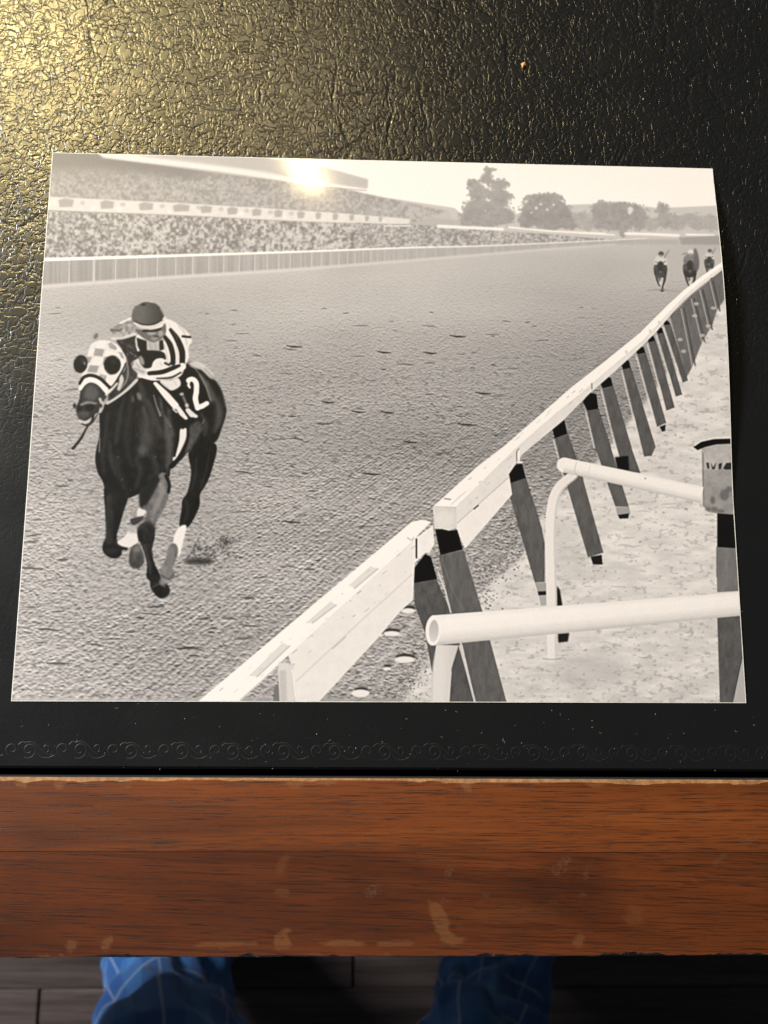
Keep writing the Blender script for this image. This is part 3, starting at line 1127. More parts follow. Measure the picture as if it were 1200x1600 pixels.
# roof slab
poly(ZI([(190, 20), (640, 34), (700, 60), (840, 108), (1062, 140), (830, 116), (210, 34)]), 226, soft=0.6)
poly(ZI([(330, 28), (700, 30), (900, 58), (1066, 104), (1064, 134), (900, 112), (720, 76)]), 182, soft=1.2)
stroke(ZI([(200, 36), (500, 70), (800, 112), (940, 130), (1060, 140)]), 1.6, 150, 0.8, 0.7)
stroke(ZI([(330, 27), (560, 52), (700, 76), (830, 100)]), 1.3, 205, 0.8, 0.7)
# parapet band with its dark openings
poly(ZI([(30, 160), (450, 180), (700, 195), (1000, 215), (1200, 232), (1200, 248), (1130, 248), (800, 236), (450, 219), (30, 203)]), lambda U, V: 222 + 10 * (vnoise(U / 6, V / 5) - .5), soft=0.5)
for (x0, x1) in ((65, 115), (200, 245), (325, 372), (435, 490), (524, 562), (610, 645), (690, 722), (762, 790), (836, 862), (895, 915), (950, 970), (1005, 1022), (1055, 1070), (1100, 1112)):
    xm = (x0 + x1) / 2
    yt = np.interp(xm, [30, 450, 700, 1000, 1200], [164, 184, 199, 217, 233])
    yb = np.interp(xm, [30, 450, 800, 1130], [190, 206, 226, 242])
    poly(ZI([(x0, yt + 4), (x0 + (x1 - x0) * .4, yt - 2), (x1, yt + 3), (x1 - 4, yb), (x0 + 3, yb + 2)]), 158, 0.9, soft=0.8)
    if x1 < 800:
        ex, ey = x1 + 28, (yt + yb) / 2
        ell(*ZI([(ex, ey)])[0], 4.2, 3.2, 182, 0.8, 0.8)
stroke(ZI([(30, 206), (450, 222), (800, 239), (1130, 251)]), 2.0, 142, 0.85, 0.7)
# lower crowd
poly(ZI([(10, 206), (450, 222), (800, 239), (1130, 251), (1220, 250), (1220, 330), (800, 342), (400, 354), (10, 368)]), crowd(4.4, 112, 202, 5), soft=0.6)
poly(ZJ([(-10, 236), (250, 245), (440, 262), (600, 272), (700, 282), (860, 290), (870, 292), (760, 296), (400, 310), (-10, 324)]), crowd(3.6, 130, 196, 8, 0.8), soft=0.6)
for k in range(420):
    u = 72 + rs.random() * 640
    t = (u - 70) / 570
    v0, v1 = 334 + t * 18, 402 - t * 18
    v = v0 + rs.random() * (v1 - v0)
    s = (1.0 - 0.5 * t)
    ell(u, v, rs.uniform(1.0, 2.2) * s, rs.uniform(1.0, 2.6) * s, rs.choice([104, 118, 130, 218, 228, 234]), 0.6, 0.6)
for k in range(200):
    u = 84 + rs.random() * 430
    v = 262 + 0.09 * (u - 80) + rs.random() * 40 * (1 - (u - 80) / 640)
    ell(u, v, rs.uniform(0.9, 2.0), rs.uniform(0.9, 1.8), rs.choice([130, 140, 205, 214]), 0.5, 0.6)
for pts, w in (([(80, 246), (160, 246)], 2.4), ([(250, 247), (450, 256)], 6.0), ([(470, 250), (600, 262), (770, 270)], 3.6), ([(690, 268), (800, 274)], 3.0), ([(835, 270), (915, 272), (1000, 276)], 5.5), ([(1025, 273), (1110, 275)], 4.0)):
    stroke(ZJ(pts), w, 236, 0.95, 0.8)
poly(ZJ([(1000, 282), (1130, 276), (1140, 305), (1010, 304)]), 150, soft=0.8)
poly(ZJ([(840, 286), (1000, 288), (1000, 304), (800, 304)]), 168, 0.8, soft=1)
# far rail and fence
poly([(50, 408), (69.7, 407), (253, 401), (447, 395), (640, 388), (760, 385), (960, 376), (1010, 374), (960, 381), (860, 388), (710, 400.5), (640, 406), (447, 421), (253, 433), (50, 447)],
     lambda U, V: 168 - 12 * np.clip((640 - U) / 500, 0, 1) + 18 * (vnoise(U / 3, V / 60) - .5), soft=0.5)
for x in (100, 178, 182, 250, 320, 385, 445, 500, 552, 600, 650, 700, 740, 778, 815, 850, 884, 915, 945, 972, 1000, 1025, 1050, 1074, 1098, 1120):
    u = 60 + x / 2.069
    yt = np.interp(u, [69, 253, 447, 640], [406, 400, 394, 388])
    yb = np.interp(u, [69, 253, 447, 640], [445, 432, 420, 405])
    stroke([(u, yt), (u - 0.5, yb)], 1.7 * (1 - 0.4 * (u - 100) / 500), 212, 0.75, 0.6)
stroke([(50, 406), (69.7, 405.6), (253, 400), (447, 394), (640, 387), (760, 384), (960, 375), (1010, 372.5)], [6, 6, 5, 3.8, 3, 2.4, 1.6, 1.2], 240, 1, 0.6)
stroke([(50, 449), (253, 434), (447, 422), (640, 407), (860, 389), (960, 382)], [7, 6, 6, 5, 4, 2], 206, 0.7, 2.0)

coatf = lambda U, V: 72 + 40 * (fbm(U / 5, V / 6, 3) - 0.5)
# ---- far runners
for (cx, cy, s, cap) in ((720, 225, 1.0, 0), (893, 220, 1.05, 1), (1006, 185, 0.74, 0)):
    z = lambda pts: ZC([(cx + x * s, cy + y * s) for x, y in pts])
    stroke(z([(-24, 30), (-20, 62), (-10, 92), (-4, 100)]), [6 * s, 4.2 * s, 2.6, 2.6], 82, 0.95, 0.6)
    stroke(z([(26, 30), (24, 66), (14, 100), (10, 128)]), [6 * s, 4.2 * s, 2.8, 3], 74, 0.95, 0.6)
    stroke(z([(-6, 40), (-4, 72)]), [4, 2.6], 96, 0.9, 0.6)
    ell(*z([(2, 82)])[0], 2.2, 4, 196, 0.8, 0.7)
    ell(*z([(10, 126)])[0], 3.4, 2.2, 52, 0.9, 0.6)
    poly(z([(-36, -20), (-40, 8), (-32, 40), (-12, 52), (18, 50), (34, 36), (40, 6), (34, -22), (10, -36), (-14, -34)]), coatf, smooth=True, soft=0.7)
    poly(z([(-14, -40), (6, -46), (16, -30), (14, 8), (2, 26), (-12, 10), (-18, -20)]), 60, smooth=True, soft=0.8)
    ell(*z([(0, 18)])[0], 2.2, 2.0, 120, 0.7, 0.8)
    poly(z([(-38, -34), (-30, -64), (-8, -80), (16, -80), (34, -58), (40, -30), (24, -22), (14, -42), (-10, -44), (-22, -24)]), 204 if not cap else 118, smooth=True, soft=0.6)
    stroke(z([(-30, -40), (-14, -34)]), 2, 90, 0.7, 0.7)
    stroke(z([(30, -44), (16, -36)]), 2, 84, 0.7, 0.7)
    ell(*z([(4, -88)])[0], 4.2 * s, 3.8 * s, 58 if not cap else 224, 1, 0.6)
    ell(*z([(3, -76)])[0], 2.6 * s, 2.2 * s, 140, 0.9, 0.7)
    stroke(z([(24, -66), (40, -94), (52, -110)]) if not cap else z([(-40, -78), (-18, -82), (0, -70)]), [3, 2.2, 1.4], 128, 0.9, 0.6)
poly(ZC([(915, 115), (930, 110), (945, 160), (946, 215), (930, 240), (918, 200)]), 96, smooth=True, soft=0.8)
stroke(ZC([(640, 352), (720, 348), (830, 358)]), [1, 3, 1], 140, 0.7, 1.0)

# ---- sand apron to the right
sandv = lambda U, V: np.interp(V, [450, 600, 760, 900, 1090], [206, 212, 214, 212, 208]) + 44 * (fbm(U / 26, V / 8, 5) - 0.5) - 26 * np.clip((fbm(U / 8 + 9, V / 4, 3) - 0.64) / 0.1, 0, 1)
poly([(622, 1110), (660, 1046), (700, 985), (742, 935), (780, 900), (815, 872), (835, 820), (868, 780), (905, 752), (945, 705), (985, 655), (1030, 600), (1062, 560), (1094, 515), (1135, 466), (1200, 400), (1200, 1120), (622, 1120)], sandv, soft=3.0)
for k in range(200):
    u = 640 + rs.random() * 520
    v = 640 + rs.random() * 450
    if u < 742 + (935 - v) * 0.85:
        continue
    ell(u, v, rs.uniform(0.8, 3.2), rs.uniform(0.6, 1.3), rs.choice([130, 150, 165, 175, 100]), 0.55, 0.7, rs.uniform(-20, 10))
for k in range(30):
    u, v = 800 + rs.random() * 340, 760 + rs.random() * 330
    stroke([(u, v), (u + 9, v + rs.uniform(-1, 2)), (u + 20, v + rs.uniform(-2, 3))], [1, 2, 1], 165, 0.6, 0.8)
for k in range(900):
    v = 800 + rs.random() * 290
    u = 742 + (935 - v) * 0.75 + rs.normal() * 26
    ell(u, v, rs.uniform(0.8, 2.0), rs.uniform(0.7, 1.4), rs.choice([70, 90, 215, 225]), 0.7, 0.4)
poly([(842, 820), (880, 812), (905, 840), (912, 900), (880, 905), (850, 880)], 176, 0.35, soft=6)
poly([(862, 1030), (930, 1020), (985, 1030), (960, 1075), (880, 1075)], 172, 0.45, soft=10)
# pale stones by the near rail
for (x, y, a, b) in ((40, 697, 42, 16), (125, 578, 36, 16), (108, 832, 52, 20), (15, 880, 22, 10), (-20, 705, 18, 8)):
    (cx, cy), = ZF([(x, y)])
    ell(cx + 1, cy - 3.5, a / 3.33, b / 4.2, 52, 0.9, 1.0)
    ell(cx, cy + 1, a / 3.33, b / 4.0, 226, 1, 0.7)
(cx, cy), = ZH([(790, 850)])
ell(cx + 1, cy - 6, 11, 4, 48, 0.9, 1.0)
ell(cx, cy, 14, 6, 228, 1, 0.7)

# ---- rail posts with black caps, far to near
pv = lambda b: (lambda U, V: b + 22 * (fbm(U / 5, V / 14, 3) - 0.5))
poly(ZC([(775, 500), (830, 450), (900, 380), (1000, 300), (1100, 215), (1100, 395), (1050, 470), (1022, 560), (970, 640), (930, 740), (900, 812), (872, 862)]), pv(106), soft=0.7)
for (x0, y0, x1, y1) in ((840, 460, 905, 790), (900, 400, 960, 650), (950, 350, 1005, 580), (1010, 300, 1050, 470)):
    stroke(ZC([(x0, y0), (x1, y1)]), 2.0, 168, 0.8, 0.6)
    stroke(ZC([(x0 + 18, y0), (x1 + 18, y1)]), 3.0, 74, 0.7, 0.7)
for (x, y) in ((930, 430), (920, 500), (835, 640), (855, 708), (1030, 455), (1000, 560), (965, 615)):
    ell(*ZC([(x, y)])[0], 4.2, 2.6, 180, 0.85, 0.7)
posts = [
    (ZC, [(735, 535), (752, 525), (770, 535), (776, 550), (742, 556)], [(742, 556), (776, 548), (880, 880), (850, 892)]),
    (ZC, [(692, 575), (710, 563), (730, 573), (737, 600), (702, 606)], [(702, 606), (737, 600), (846, 962), (810, 974)]),
    (ZC, [(640, 627), (660, 610), (680, 620), (690, 646), (650, 656)], [(650, 656), (690, 646), (802, 1038), (755, 1056)]),
    (ZC, [(570, 697), (600, 676), (622, 685), (632, 716), (585, 726)], [(585, 726), (632, 716), (752, 1128), (700, 1152)]),
    (ZC, [(488, 780), (515, 753), (536, 765), (546, 805), (500, 815)], [(500, 815), (546, 805), (690, 1270), (668, 1320), (624, 1326), (612, 1275)]),
    (ZC, [(365, 892), (405, 853), (430, 865), (441, 910), (380, 925)], [(380, 925), (441, 910), (550, 1275), (603, 1422), (505, 1412), (465, 1275)]),
    (ZC, [(265, 1002), (300, 948), (345, 960), (356, 1045), (290, 1056)], [(290, 1056), (354, 1042), (430, 1275), (535, 1620), (456, 1618), (340, 1275)]),
    (ZD, [(835, 110), (905, 55), (925, 142), (850, 168)], [(850, 166), (928, 144), (1016, 405), (1136, 838), (1045, 866), (924, 452)]),
    (ZD, [(575, 377), (600, 340), (625, 320), (660, 318), (681, 400), (588, 432)], [(586, 430), (681, 400), (775, 700), (792, 780), (792, 1010), (734, 1013), (590, 520)]),
]
for zf, cap, bodyp in posts:
    b = np.array(bodyp, float)
    lit = [(x + 16, y) for x, y in (bodyp[1:3] if len(bodyp) == 4 else bodyp[1:4])]
    lft = bodyp[-1]
    stroke(zf([(cap[-1][0] - 7, cap[-1][1] + 10), (bodyp[-1][0] - 8, bodyp[-1][1])]), 2.2, 214, 0.75, 0.8, smooth=False)
    poly(zf(bodyp), pv(92), soft=0.45)
    stroke(zf([bodyp[1], bodyp[2]]), 1.2, 66, 0.6, 0.7, smooth=False)
    poly(zf(cap), 26, soft=0.4)
poly(ZC([(715, 1150), (750, 1138), (748, 1175), (730, 1180)]), 42, soft=0.5)
poly(ZD([(1060, 862), (1126, 850), (1131, 908), (1075, 908)]), 40, soft=0.5)
poly(ZE([(430, 538), (505, 536), (512, 578), (440, 580)]), 158, soft=0.5)
poly(ZE([(442, 580), (505, 572), (500, 600), (452, 602)]), 40, soft=0.5)
poly(ZE([(425, 262), (500, 255), (505, 335), (440, 330)]), 30, soft=1.0)
poly(ZF([(785, 434), (845, 434), (845, 478), (800, 480)]), 158, soft=0.4)
poly(ZF([(800, 480), (845, 478), (845, 500), (805, 502)]), 40, soft=0.5)
poly(ZF([(806, 502), (845, 500), (845, 552), (818, 556)]), 170, soft=0.5)
poly(ZF([(900, 452), (916, 470), (930, 555), (900, 560)]), 40, soft=0.8)
poly(ZF([(905, 700), (965, 696), (958, 742), (908, 748)]), 44, soft=0.9)

# ---- far section of the white rail
up = [(676, 792), (747, 728), (789, 696), (853, 640), (893, 605), (947, 563), (1000, 520), (1043, 477), (1069, 453), (1096, 432), (1140, 401)]
mid = [(712, 793), (808, 699), (870, 645), (905, 617), (955, 574), (1006, 531), (1048, 485), (1069, 463), (1095, 441), (1140, 408)]
low = [(640 + 325 / 3.75, 640 + 815 / 3.75), (640 + 600 / 3.75, 640 + 497 / 3.75), (640 + 582 / 3.75, 640 + 378 / 3.75), (640 + 660 / 3.75, 640 + 262 / 3.75),
       (880, 657), (920, 616), (960, 581), (1000, 544), (1027, 517), (1053, 486), (1069, 469), (1093, 448), (1140, 413)]
poly(mid + low[::-1] + [(713, 825)], lambda U, V: 218 + 10 * (fbm(U / 12, V / 9, 3) - .5), soft=0.4)
poly(ZD([(280, 668), (585, 398), (600, 497), (325, 815), (272, 692)]), lambda U, V: 228 + 8 * (fbm(U / 12, V / 9, 3) - .5), soft=0.5)
stroke(ZD([(280, 664), (430, 530), (584, 394)]), 1.6, 182, 0.8, 0.6)
poly(up + mid[::-1], 243, soft=0.45)
poly(ZD([(135, 570), (270, 575), (276, 692), (230, 708), (190, 700), (146, 697)]), lambda U, V: 208 + 14 * (fbm(U / 6, V / 6, 3) - .5), soft=0.4)
ell(*ZD([(205, 640)])[0], 15, 12, 220, 0.7, 2)
stroke(ZD([(136, 566), (270, 572)]), 1.4, 196, 0.8, 0.5)
stroke(ZD([(205, 522), (240, 526)]), 1.8, 110, 0.9, 0.6)
stroke(ZD([(378, 582), (402, 562)]), 2.2, 60, 0.9, 0.6)
stroke(ZD([(245, 555), (330, 480)]), 1.4, 200, 0.9, 0.6)
stroke(ZD([(628, 316), (628, 250), (640, 232)]), 1.6, 90, 0.8, 0.5)
stroke(ZD([(642, 300), (642, 240)]), 2.6, 240, 0.9, 0.5)
stroke(ZD([(632, 308), (656, 308)]), 3.0, 235, 0.9, 0.5)
(cx, cy), = ZC([(318, 912)])
stroke([(cx, cy - 4), (cx, cy + 4)], 2.2, 110, 0.8, 0.6)
for (x, y) in ((660, 590), (712, 540), (520, 712)):
    ell(*ZC([(x, y)])[0], 2.2, 3, 200, 0.8, 0.6)

# ---- the two nearest posts
poly(ZF([(155, 434), (272, 414), (350, 590), (400, 770), (475, 1060), (340, 1060), (352, 900), (250, 900), (215, 700), (160, 552)]), pv(86), soft=0.4)
poly(ZF([(150, 367), (215, 284), (245, 302), (277, 415), (155, 436)]), 20, soft=0.4)
poly(ZF([(285, 292), (415, 265), (512, 582), (555, 745), (642, 1070), (480, 1070), (410, 766), (348, 590)]), pv(96), soft=0.4)
poly(ZD([(150, 702), (190, 700), (230, 710), (280, 704), (312, 820), (180, 852)]), 18, soft=0.4)
stroke(ZF([(282, 380), (320, 480), (348, 590)]), 2.6, 205, 0.9, 0.5, smooth=False)
stroke(ZF([(394, 765), (432, 900), (474, 1060)]), 3.0, 208, 0.9, 0.5, smooth=False)
stroke(ZF([(300, 310), (350, 460), (412, 580)]), 1.2, 130, 0.5, 0.6, smooth=False)

# ---- near section of the white rail
poly(ZH([(450, 670), (1030, 128), (1044, 245), (1036, 412), (980, 462), (870, 592), (590, 895), (470, 895), (468, 720)]), lambda U, V: 226 + 8 * (fbm(U / 14, V / 10, 3) - .5), soft=0.4)
stroke(ZH([(490, 792), (760, 540), (1032, 292)]), 2.2, 200, 0.7, 1.0)
stroke(ZH([(660, 640), (720, 585)]), 2, 165, 0.6, 1.0)
poly(ZH([(20, 895), (1028, 48), (1078, 36), (1122, 46), (1040, 128), (450, 672), (215, 895)]), 244, soft=0.45)
poly(ZH([(1030, 128), (1062, 112), (1130, 62), (1136, 150), (1112, 192), (1092, 192), (1040, 244)]), lambda U, V: 230 + 10 * (fbm(U / 8, V / 8, 3) - .5), soft=0.5)
stroke(ZH([(1052, 128), (1052, 214)]), 3.0, 56, 0.95, 0.5)
stroke(ZH([(1010, 120), (1028, 132), (1040, 120)]), 1.6, 160, 0.8, 0.6)
for p in ([(270, 768), (305, 772), (458, 628), (428, 614)], [(535, 522), (565, 520), (676, 436), (652, 420)], [(738, 345), (762, 358), (872, 266), (838, 255)]):
    poly(ZH(p), 216, soft=0.8)
    stroke(ZH([p[1], p[2]]), 2.4, 186, 0.8, 0.7)
    stroke(ZH([p[0], p[3]]), 1.2, 205, 0.8, 0.7)
stroke(ZH([(225, 880), (390, 735), (410, 705)]), 2.0, 205, 0.9, 0.7)
stroke(ZH([(290, 880), (410, 780)]), 3.0, 178, 0.9, 0.9)
poly(ZH([(380, 895), (384, 822), (408, 800), (412, 895)]), 120, soft=0.7)
poly(ZH([(408, 706), (484, 712), (474, 738), (494, 895), (412, 895), (402, 740)]), 212, soft=0.5)
poly(ZH([(410, 745), (440, 740), (446, 895), (412, 895)]), 186, 0.8, soft=1)
stroke(ZH([(470, 740), (490, 890)]), 1.6, 240, 0.9, 0.6)

# scuffs, flaked paint and grime on the white boards
for k in range(90):
    t_ = rs.random()
    if rs.random() < 0.5:
        u, v = 330 + t_ * 330, 1085 - t_ * 255 + rs.uniform(-12, 60)
        if v < 1085 - t_ * 262 or v > 1180 - t_ * 300:
            continue
        d = (0.78, -0.63)
    else:
        u, v = 690 + t_ * 300, 795 - t_ * 255 + rs.uniform(-12, 34)
        d = (0.76, -0.65)
    L = rs.uniform(1, 9)
    ink = IMG[int(np.clip(tocv([(u, v)])[0, 1], 0, NYP - 1)), int(np.clip(tocv([(u, v)])[0, 0], 0, NXP - 1))]
    if ink < 200:
        continue
    stroke([(u, v), (u + d[0] * L, v + d[1] * L)], rs.uniform(0.6, 1.6), rs.choice([150, 175, 190, 120]), rs.uniform(0.25, 0.6), 0.6)

# ---- barrel and post at the right border
poly(ZE([(985, 755), (1110, 755), (1110, 925), (985, 925)]), pv(118), soft=0.4)
poly(ZE([(990, 560), (1110, 570), (1110, 765), (990, 758)]), 30, soft=0.4)
poly(ZE([(903, 212), (960, 192), (1110, 186), (1110, 580), (990, 572), (945, 566), (915, 534)]),
     lambda U, V: np.interp(V, [694, 733, 735, 800], [178, 182, 158, 146]) + 34 * (fbm(U / 9, V / 9, 4) - .5), soft=0.4)
stroke(ZE([(912, 240), (916, 530)]), 2.0, 110, 0.7, 1.0)
poly(ZE([(858, 206), (900, 178), (970, 163), (1110, 158), (1110, 186), (985, 192), (925, 206), (882, 224)]), 30, soft=0.4)
stroke(ZE([(868, 196), (910, 170), (980, 155), (1110, 150)]), 2.0, 225, 0.9, 0.6)
for p in ([(930, 292), (944, 292), (948, 326), (936, 326)], [(955, 290), (968, 320), (985, 288), (978, 328), (962, 330)], [(998, 300), (1018, 292), (1012, 328), (998, 330)], [(1022, 326), (1040, 294), (1075, 292), (1075, 330), (1040, 332)]):
    poly(ZE(p), 52, 0.95, soft=0.6)
for (x, y, a, b) in ((1030, 470, 7, 9), (965, 500, 4, 6), (1055, 440, 5, 5), (1010, 560, 6, 3), (940, 550, 5, 3), (975, 548, 5, 4)):
    ell(*ZE([(x, y)])[0], a, b, 84, 0.6, 1.4)
poly(ZG([(915, -10), (1060, -10), (1060, 152), (920, 160)]), pv(118), soft=0.4)
poly(ZG([(920, 298), (1070, 288), (1062, 520), (1004, 790), (935, 790)]), pv(90), soft=0.4)
poly(ZG([(1060, 515), (1100, 790), (1000, 790)]), 178, soft=0.5)
stroke(ZG([(1056, 520), (1002, 780)]), 1.6, 60, 0.7, 0.6)

# ---- white tube rails


def tube(p0, p1, r0, r1, lo=206, hi=240):
    p0, p1 = np.array(p0), np.array(p1)
    d = p1 - p0
    L = np.hypot(*d)
    n = np.array([-d[1], d[0]]) / L
    if n[1] < 0:
        n = -n
    e = 0.0

    def val(U, V):
        t = ((U - p0[0]) * d[0] + (V - p0[1]) * d[1]) / L ** 2
        rr = r0 + (r1 - r0) * t
        s = ((U - p0[0]) * n[0] + (V - p0[1]) * n[1]) / rr
        return np.interp(s, [-1, -0.6, 0.1, 0.7, 1], [hi - 12, hi, hi - 4, lo + 8, lo - 18]) + 5 * (fbm(U / 10, V / 8, 3) - .5)
    poly([p0 - n * r0, p1 - n * r1, p1 + n * r1, p0 + n * r0], val, soft=0.4)


stroke(ZE([(200, 355), (120, 425), (80, 520), (68, 700), (72, 918), (80, 1180)]), [13, 14.5, 15, 15, 15, 15], 226, 1, 0.6)
stroke(ZE([(215, 375), (140, 440), (104, 530), (94, 700), (98, 918), (104, 1180)]), [2.4, 3, 3.4, 3.4, 3, 3], 200, 0.8, 0.8)
stroke(ZE([(75, 1180), (78, 1365)]), 14, 226, 1, 0.6)
stroke(ZE([(98, 1180), (100, 1365)]), 3, 200, 0.8, 0.8)
stroke(ZE([(30, 1372), (80, 1378), (130, 1372)]), 2, 140, 0.6, 1)
a, b = ZE([(148, 306), (906, 470)])
ell(a[0], a[1], 12.0, 11.8, 234, 1, 0.5)
tube(a, b, 11.6, 12.6)
stroke(ZE([(215, 290), (205, 335), (222, 372)]), 1.4, 186, 0.7, 0.6)
stroke(ZE([(290, 308), (280, 350), (290, 385)]), 1.2, 205, 0.7, 0.6)
ell(*ZE([(185, 348)])[0], 4, 4, 208, 0.7, 1)
ell(*ZE([(594, 380)])[0], 1.6, 1.2, 130, 0.8, 0.5)
poly(ZF([(272, 758), (388, 762), (352, 880), (340, 1060), (246, 1060), (256, 880)]), lambda U, V: 216 - 0.7 * np.clip(U - 690, 0, 40), soft=0.5, smooth=False)
stroke(ZF([(268, 800), (254, 890), (250, 1050)]), 2, 196, 0.8, 0.8)
a, b = ZF([(256, 684)])[0], ZG([(1075, 221)])[0]
tube(a, b, 23.6, 18.4)
ell(a[0], a[1], 12.0, 23.6, 238, 1, 0.5, 3)
ell(a[0] + 1.0, a[1] + 1, 7.4, 17.5, lambda U, V: np.interp(V, [965, 990, 1004], [176, 196, 214]), 1, 0.6, 3)

# ---- the horse (tones: near-black bay coat)
coat = lambda b: (lambda U, V: b + (16 + b * 0.35) * (fbm(U / 5, V / 8, 4) - 0.5) + (10 + b * .2) * (fbm(U / 22, V / 30, 2) - 0.5))
# dirt thrown up behind
for k in range(120):
    x, y = 900 + rs.normal() * 80, 800 + rs.normal() * 42
    ell(*ZB([(x, y)])[0], rs.uniform(0.8, 2.6), rs.uniform(0.7, 1.6), rs.choice([48, 60, 80]), 0.8, 0.5)
ell(*ZB([(865, 852)])[0], 24, 5.5, 52, 0.85, 2)
for k in range(50):
    ell(*ZB([(1020 + rs.normal() * 18, 735 + rs.normal() * 20)])[0], 1.6, 1.2, 58, 0.7, 0.5)
# hind leg, sock and hoof
poly(ZB([(812, 195), (965, 165), (940, 320), (905, 405), (872, 460), (870, 520), (842, 590), (800, 652), (752, 648), (764, 545), (770, 490), (800, 440), (820, 330)]), coat(28), smooth=True, soft=0.4)
poly(ZB([(755, 648), (792, 645), (774, 730), (758, 800), (742, 822), (716, 775), (722, 700)]), 238, smooth=True, soft=0.6)
poly(ZB([(692, 758), (730, 750), (744, 800), (716, 880), (722, 940), (690, 966), (638, 944), (640, 898), (670, 835)]), coat(112), smooth=True, soft=0.6)
stroke(ZB([(650, 935), (690, 955), (716, 930)]), 3, 74, 0.7, 0.8)
# torso and quarters
poly(ZA([(500, 535), (420, 600), (330, 670), (285, 720), (284, 850), (264, 945), (258, 1010), (272, 1080), (300, 1130), (322, 1185), (380, 1230), (450, 1232), (520, 1205), (570, 1195),
         (640, 1150), (690, 1110), (700, 1055), (730, 1035), (770, 1000), (800, 962), (850, 950), (960, 905), (1000, 820), (1024, 740), (1022, 680), (1000, 600), (962, 540), (900, 470), (840, 436), (790, 440), (700, 520), (600, 520)]),
     lambda U, V: coat(25)(U, V) + 40 * (np.clip(fbm(U / 13 + 5, V / 20, 3) - 0.5, 0, 1)) , smooth=True, soft=0.45)
poly(ZA([(800, 820), (850, 775), (905, 800), (850, 900), (812, 960), (775, 970), (790, 890)]), coat(84), 0.85, soft=2.5)
poly(ZA([(965, 700), (1012, 650), (1020, 740), (985, 820), (950, 850), (955, 770)]), 70, 0.7, soft=4)
poly(ZA([(880, 500), (930, 560), (960, 650), (940, 680), (905, 590), (860, 510)]), 98, 0.75, soft=2.2)
poly(ZA([(800, 436), (850, 428), (905, 455), (945, 500), (962, 540), (930, 528), (880, 480), (820, 462)]), 205, 0.9, soft=1.2)
stroke(ZA([(900, 470), (960, 540), (1002, 610), (1020, 690)]), 2.0, 112, 0.6, 1.0)
stroke(ZA([(890, 790), (896, 770)]), 3, 130, 0.6, 1.0)
# chest lights
for pts, w, v, al, sf in (([(430, 640), (400, 760), (380, 900)], [5, 8, 8], 58, .5, 3), ([(340, 900), (350, 1000), (372, 1090)], [5, 7, 5], 60, .5, 3), ([(500, 1000), (520, 1080), (500, 1160)], [8, 10, 8], 56, .5, 4), ([(520, 560), (545, 640), (600, 740), (640, 860)], [8, 12, 14, 10], 60, .55, 4), ([(470, 620), (455, 760), (440, 900), (470, 1040)], [6, 10, 12, 8], 46, .5, 4),
                          ([(330, 740), (320, 860), (300, 980), (310, 1080)], [4, 6, 6, 5], 52, .5, 3), ([(590, 980), (620, 1060), (600, 1140)], [10, 12, 8], 52, .5, 4),
                          ([(700, 640), (690, 760), (715, 860)], [5, 8, 6], 70, .5, 3), ([(640, 620), (650, 720), (690, 800)], [3, 5, 4], 84, .45, 2),
                          ([(380, 1000), (400, 1100), (430, 1180)], [8, 10, 6], 46, .5, 4), ([(540, 700), (560, 780), (548, 860)], [4, 5, 4], 92, .5, 2.2),
                          ([(930, 600), (975, 680), (985, 770), (960, 840)], [6, 9, 9, 6], 62, .6, 3.5), ([(880, 740), (910, 800), (900, 860)], [5, 7, 5], 58, .55, 3)):
    stroke(ZA(pts), w, v + 14, min(1, al * 1.3), sf)
for k in range(260):
    x, y = 480 + rs.random() * 230, 600 + rs.random() * 480
    stroke(ZA([(x, y), (x + rs.uniform(-8, 8), y + rs.uniform(8, 30))]), 1.3, rs.choice([20, 60, 78, 96]), 0.28, 0.8)
poly(ZA([(505, 640), (545, 700), (600, 760), (615, 880), (580, 960), (530, 960), (510, 850), (520, 740)]), 66, 0.75, soft=4)
poly(ZA([(655, 740), (690, 780), (720, 900), (705, 1040), (668, 1080), (672, 950), (660, 850)]), 92, 0.75, soft=3)
ell(*ZA([(515, 635)])[0], 3.5, 7, 128, 0.8, 1.6, -20)
ell(*ZA([(478, 650)])[0], 2, 6, 100, 0.7, 1.4)
ell(*ZB([(532, 205)])[0], 8, 11, 96, 0.7, 3.5)
ell(*ZB([(560, 130)])[0], 9, 10, 76, 0.7, 3.5)
stroke(ZB([(284, 130), (282, 210)]), 2.2, 150, 0.7, 0.9)
for (x, y) in ((416, 372), (392, 240), (466, 434), (610, 240), (700, 60)):
    ell(*ZB([(x, y)])[0], 0.9, 1.2, 130, 0.8, 0.4)
stroke(ZA([(600, 628), (618, 690), (640, 745)]), [2, 2.4, 4], 128, 0.85, 0.7)
# girth strap
poly(ZA([(752, 832), (796, 824), (790, 880), (765, 940), (735, 995), (712, 1012), (722, 970), (748, 900)]), 226, smooth=True, soft=0.6)
stroke(ZA([(800, 820), (798, 890), (770, 960), (730, 1020), (705, 1045)]), [4, 4, 5, 7, 8], 20, 1, 0.6)
stroke(ZA([(748, 830), (742, 900), (722, 985)]), 3.4, 22, 1, 0.6)
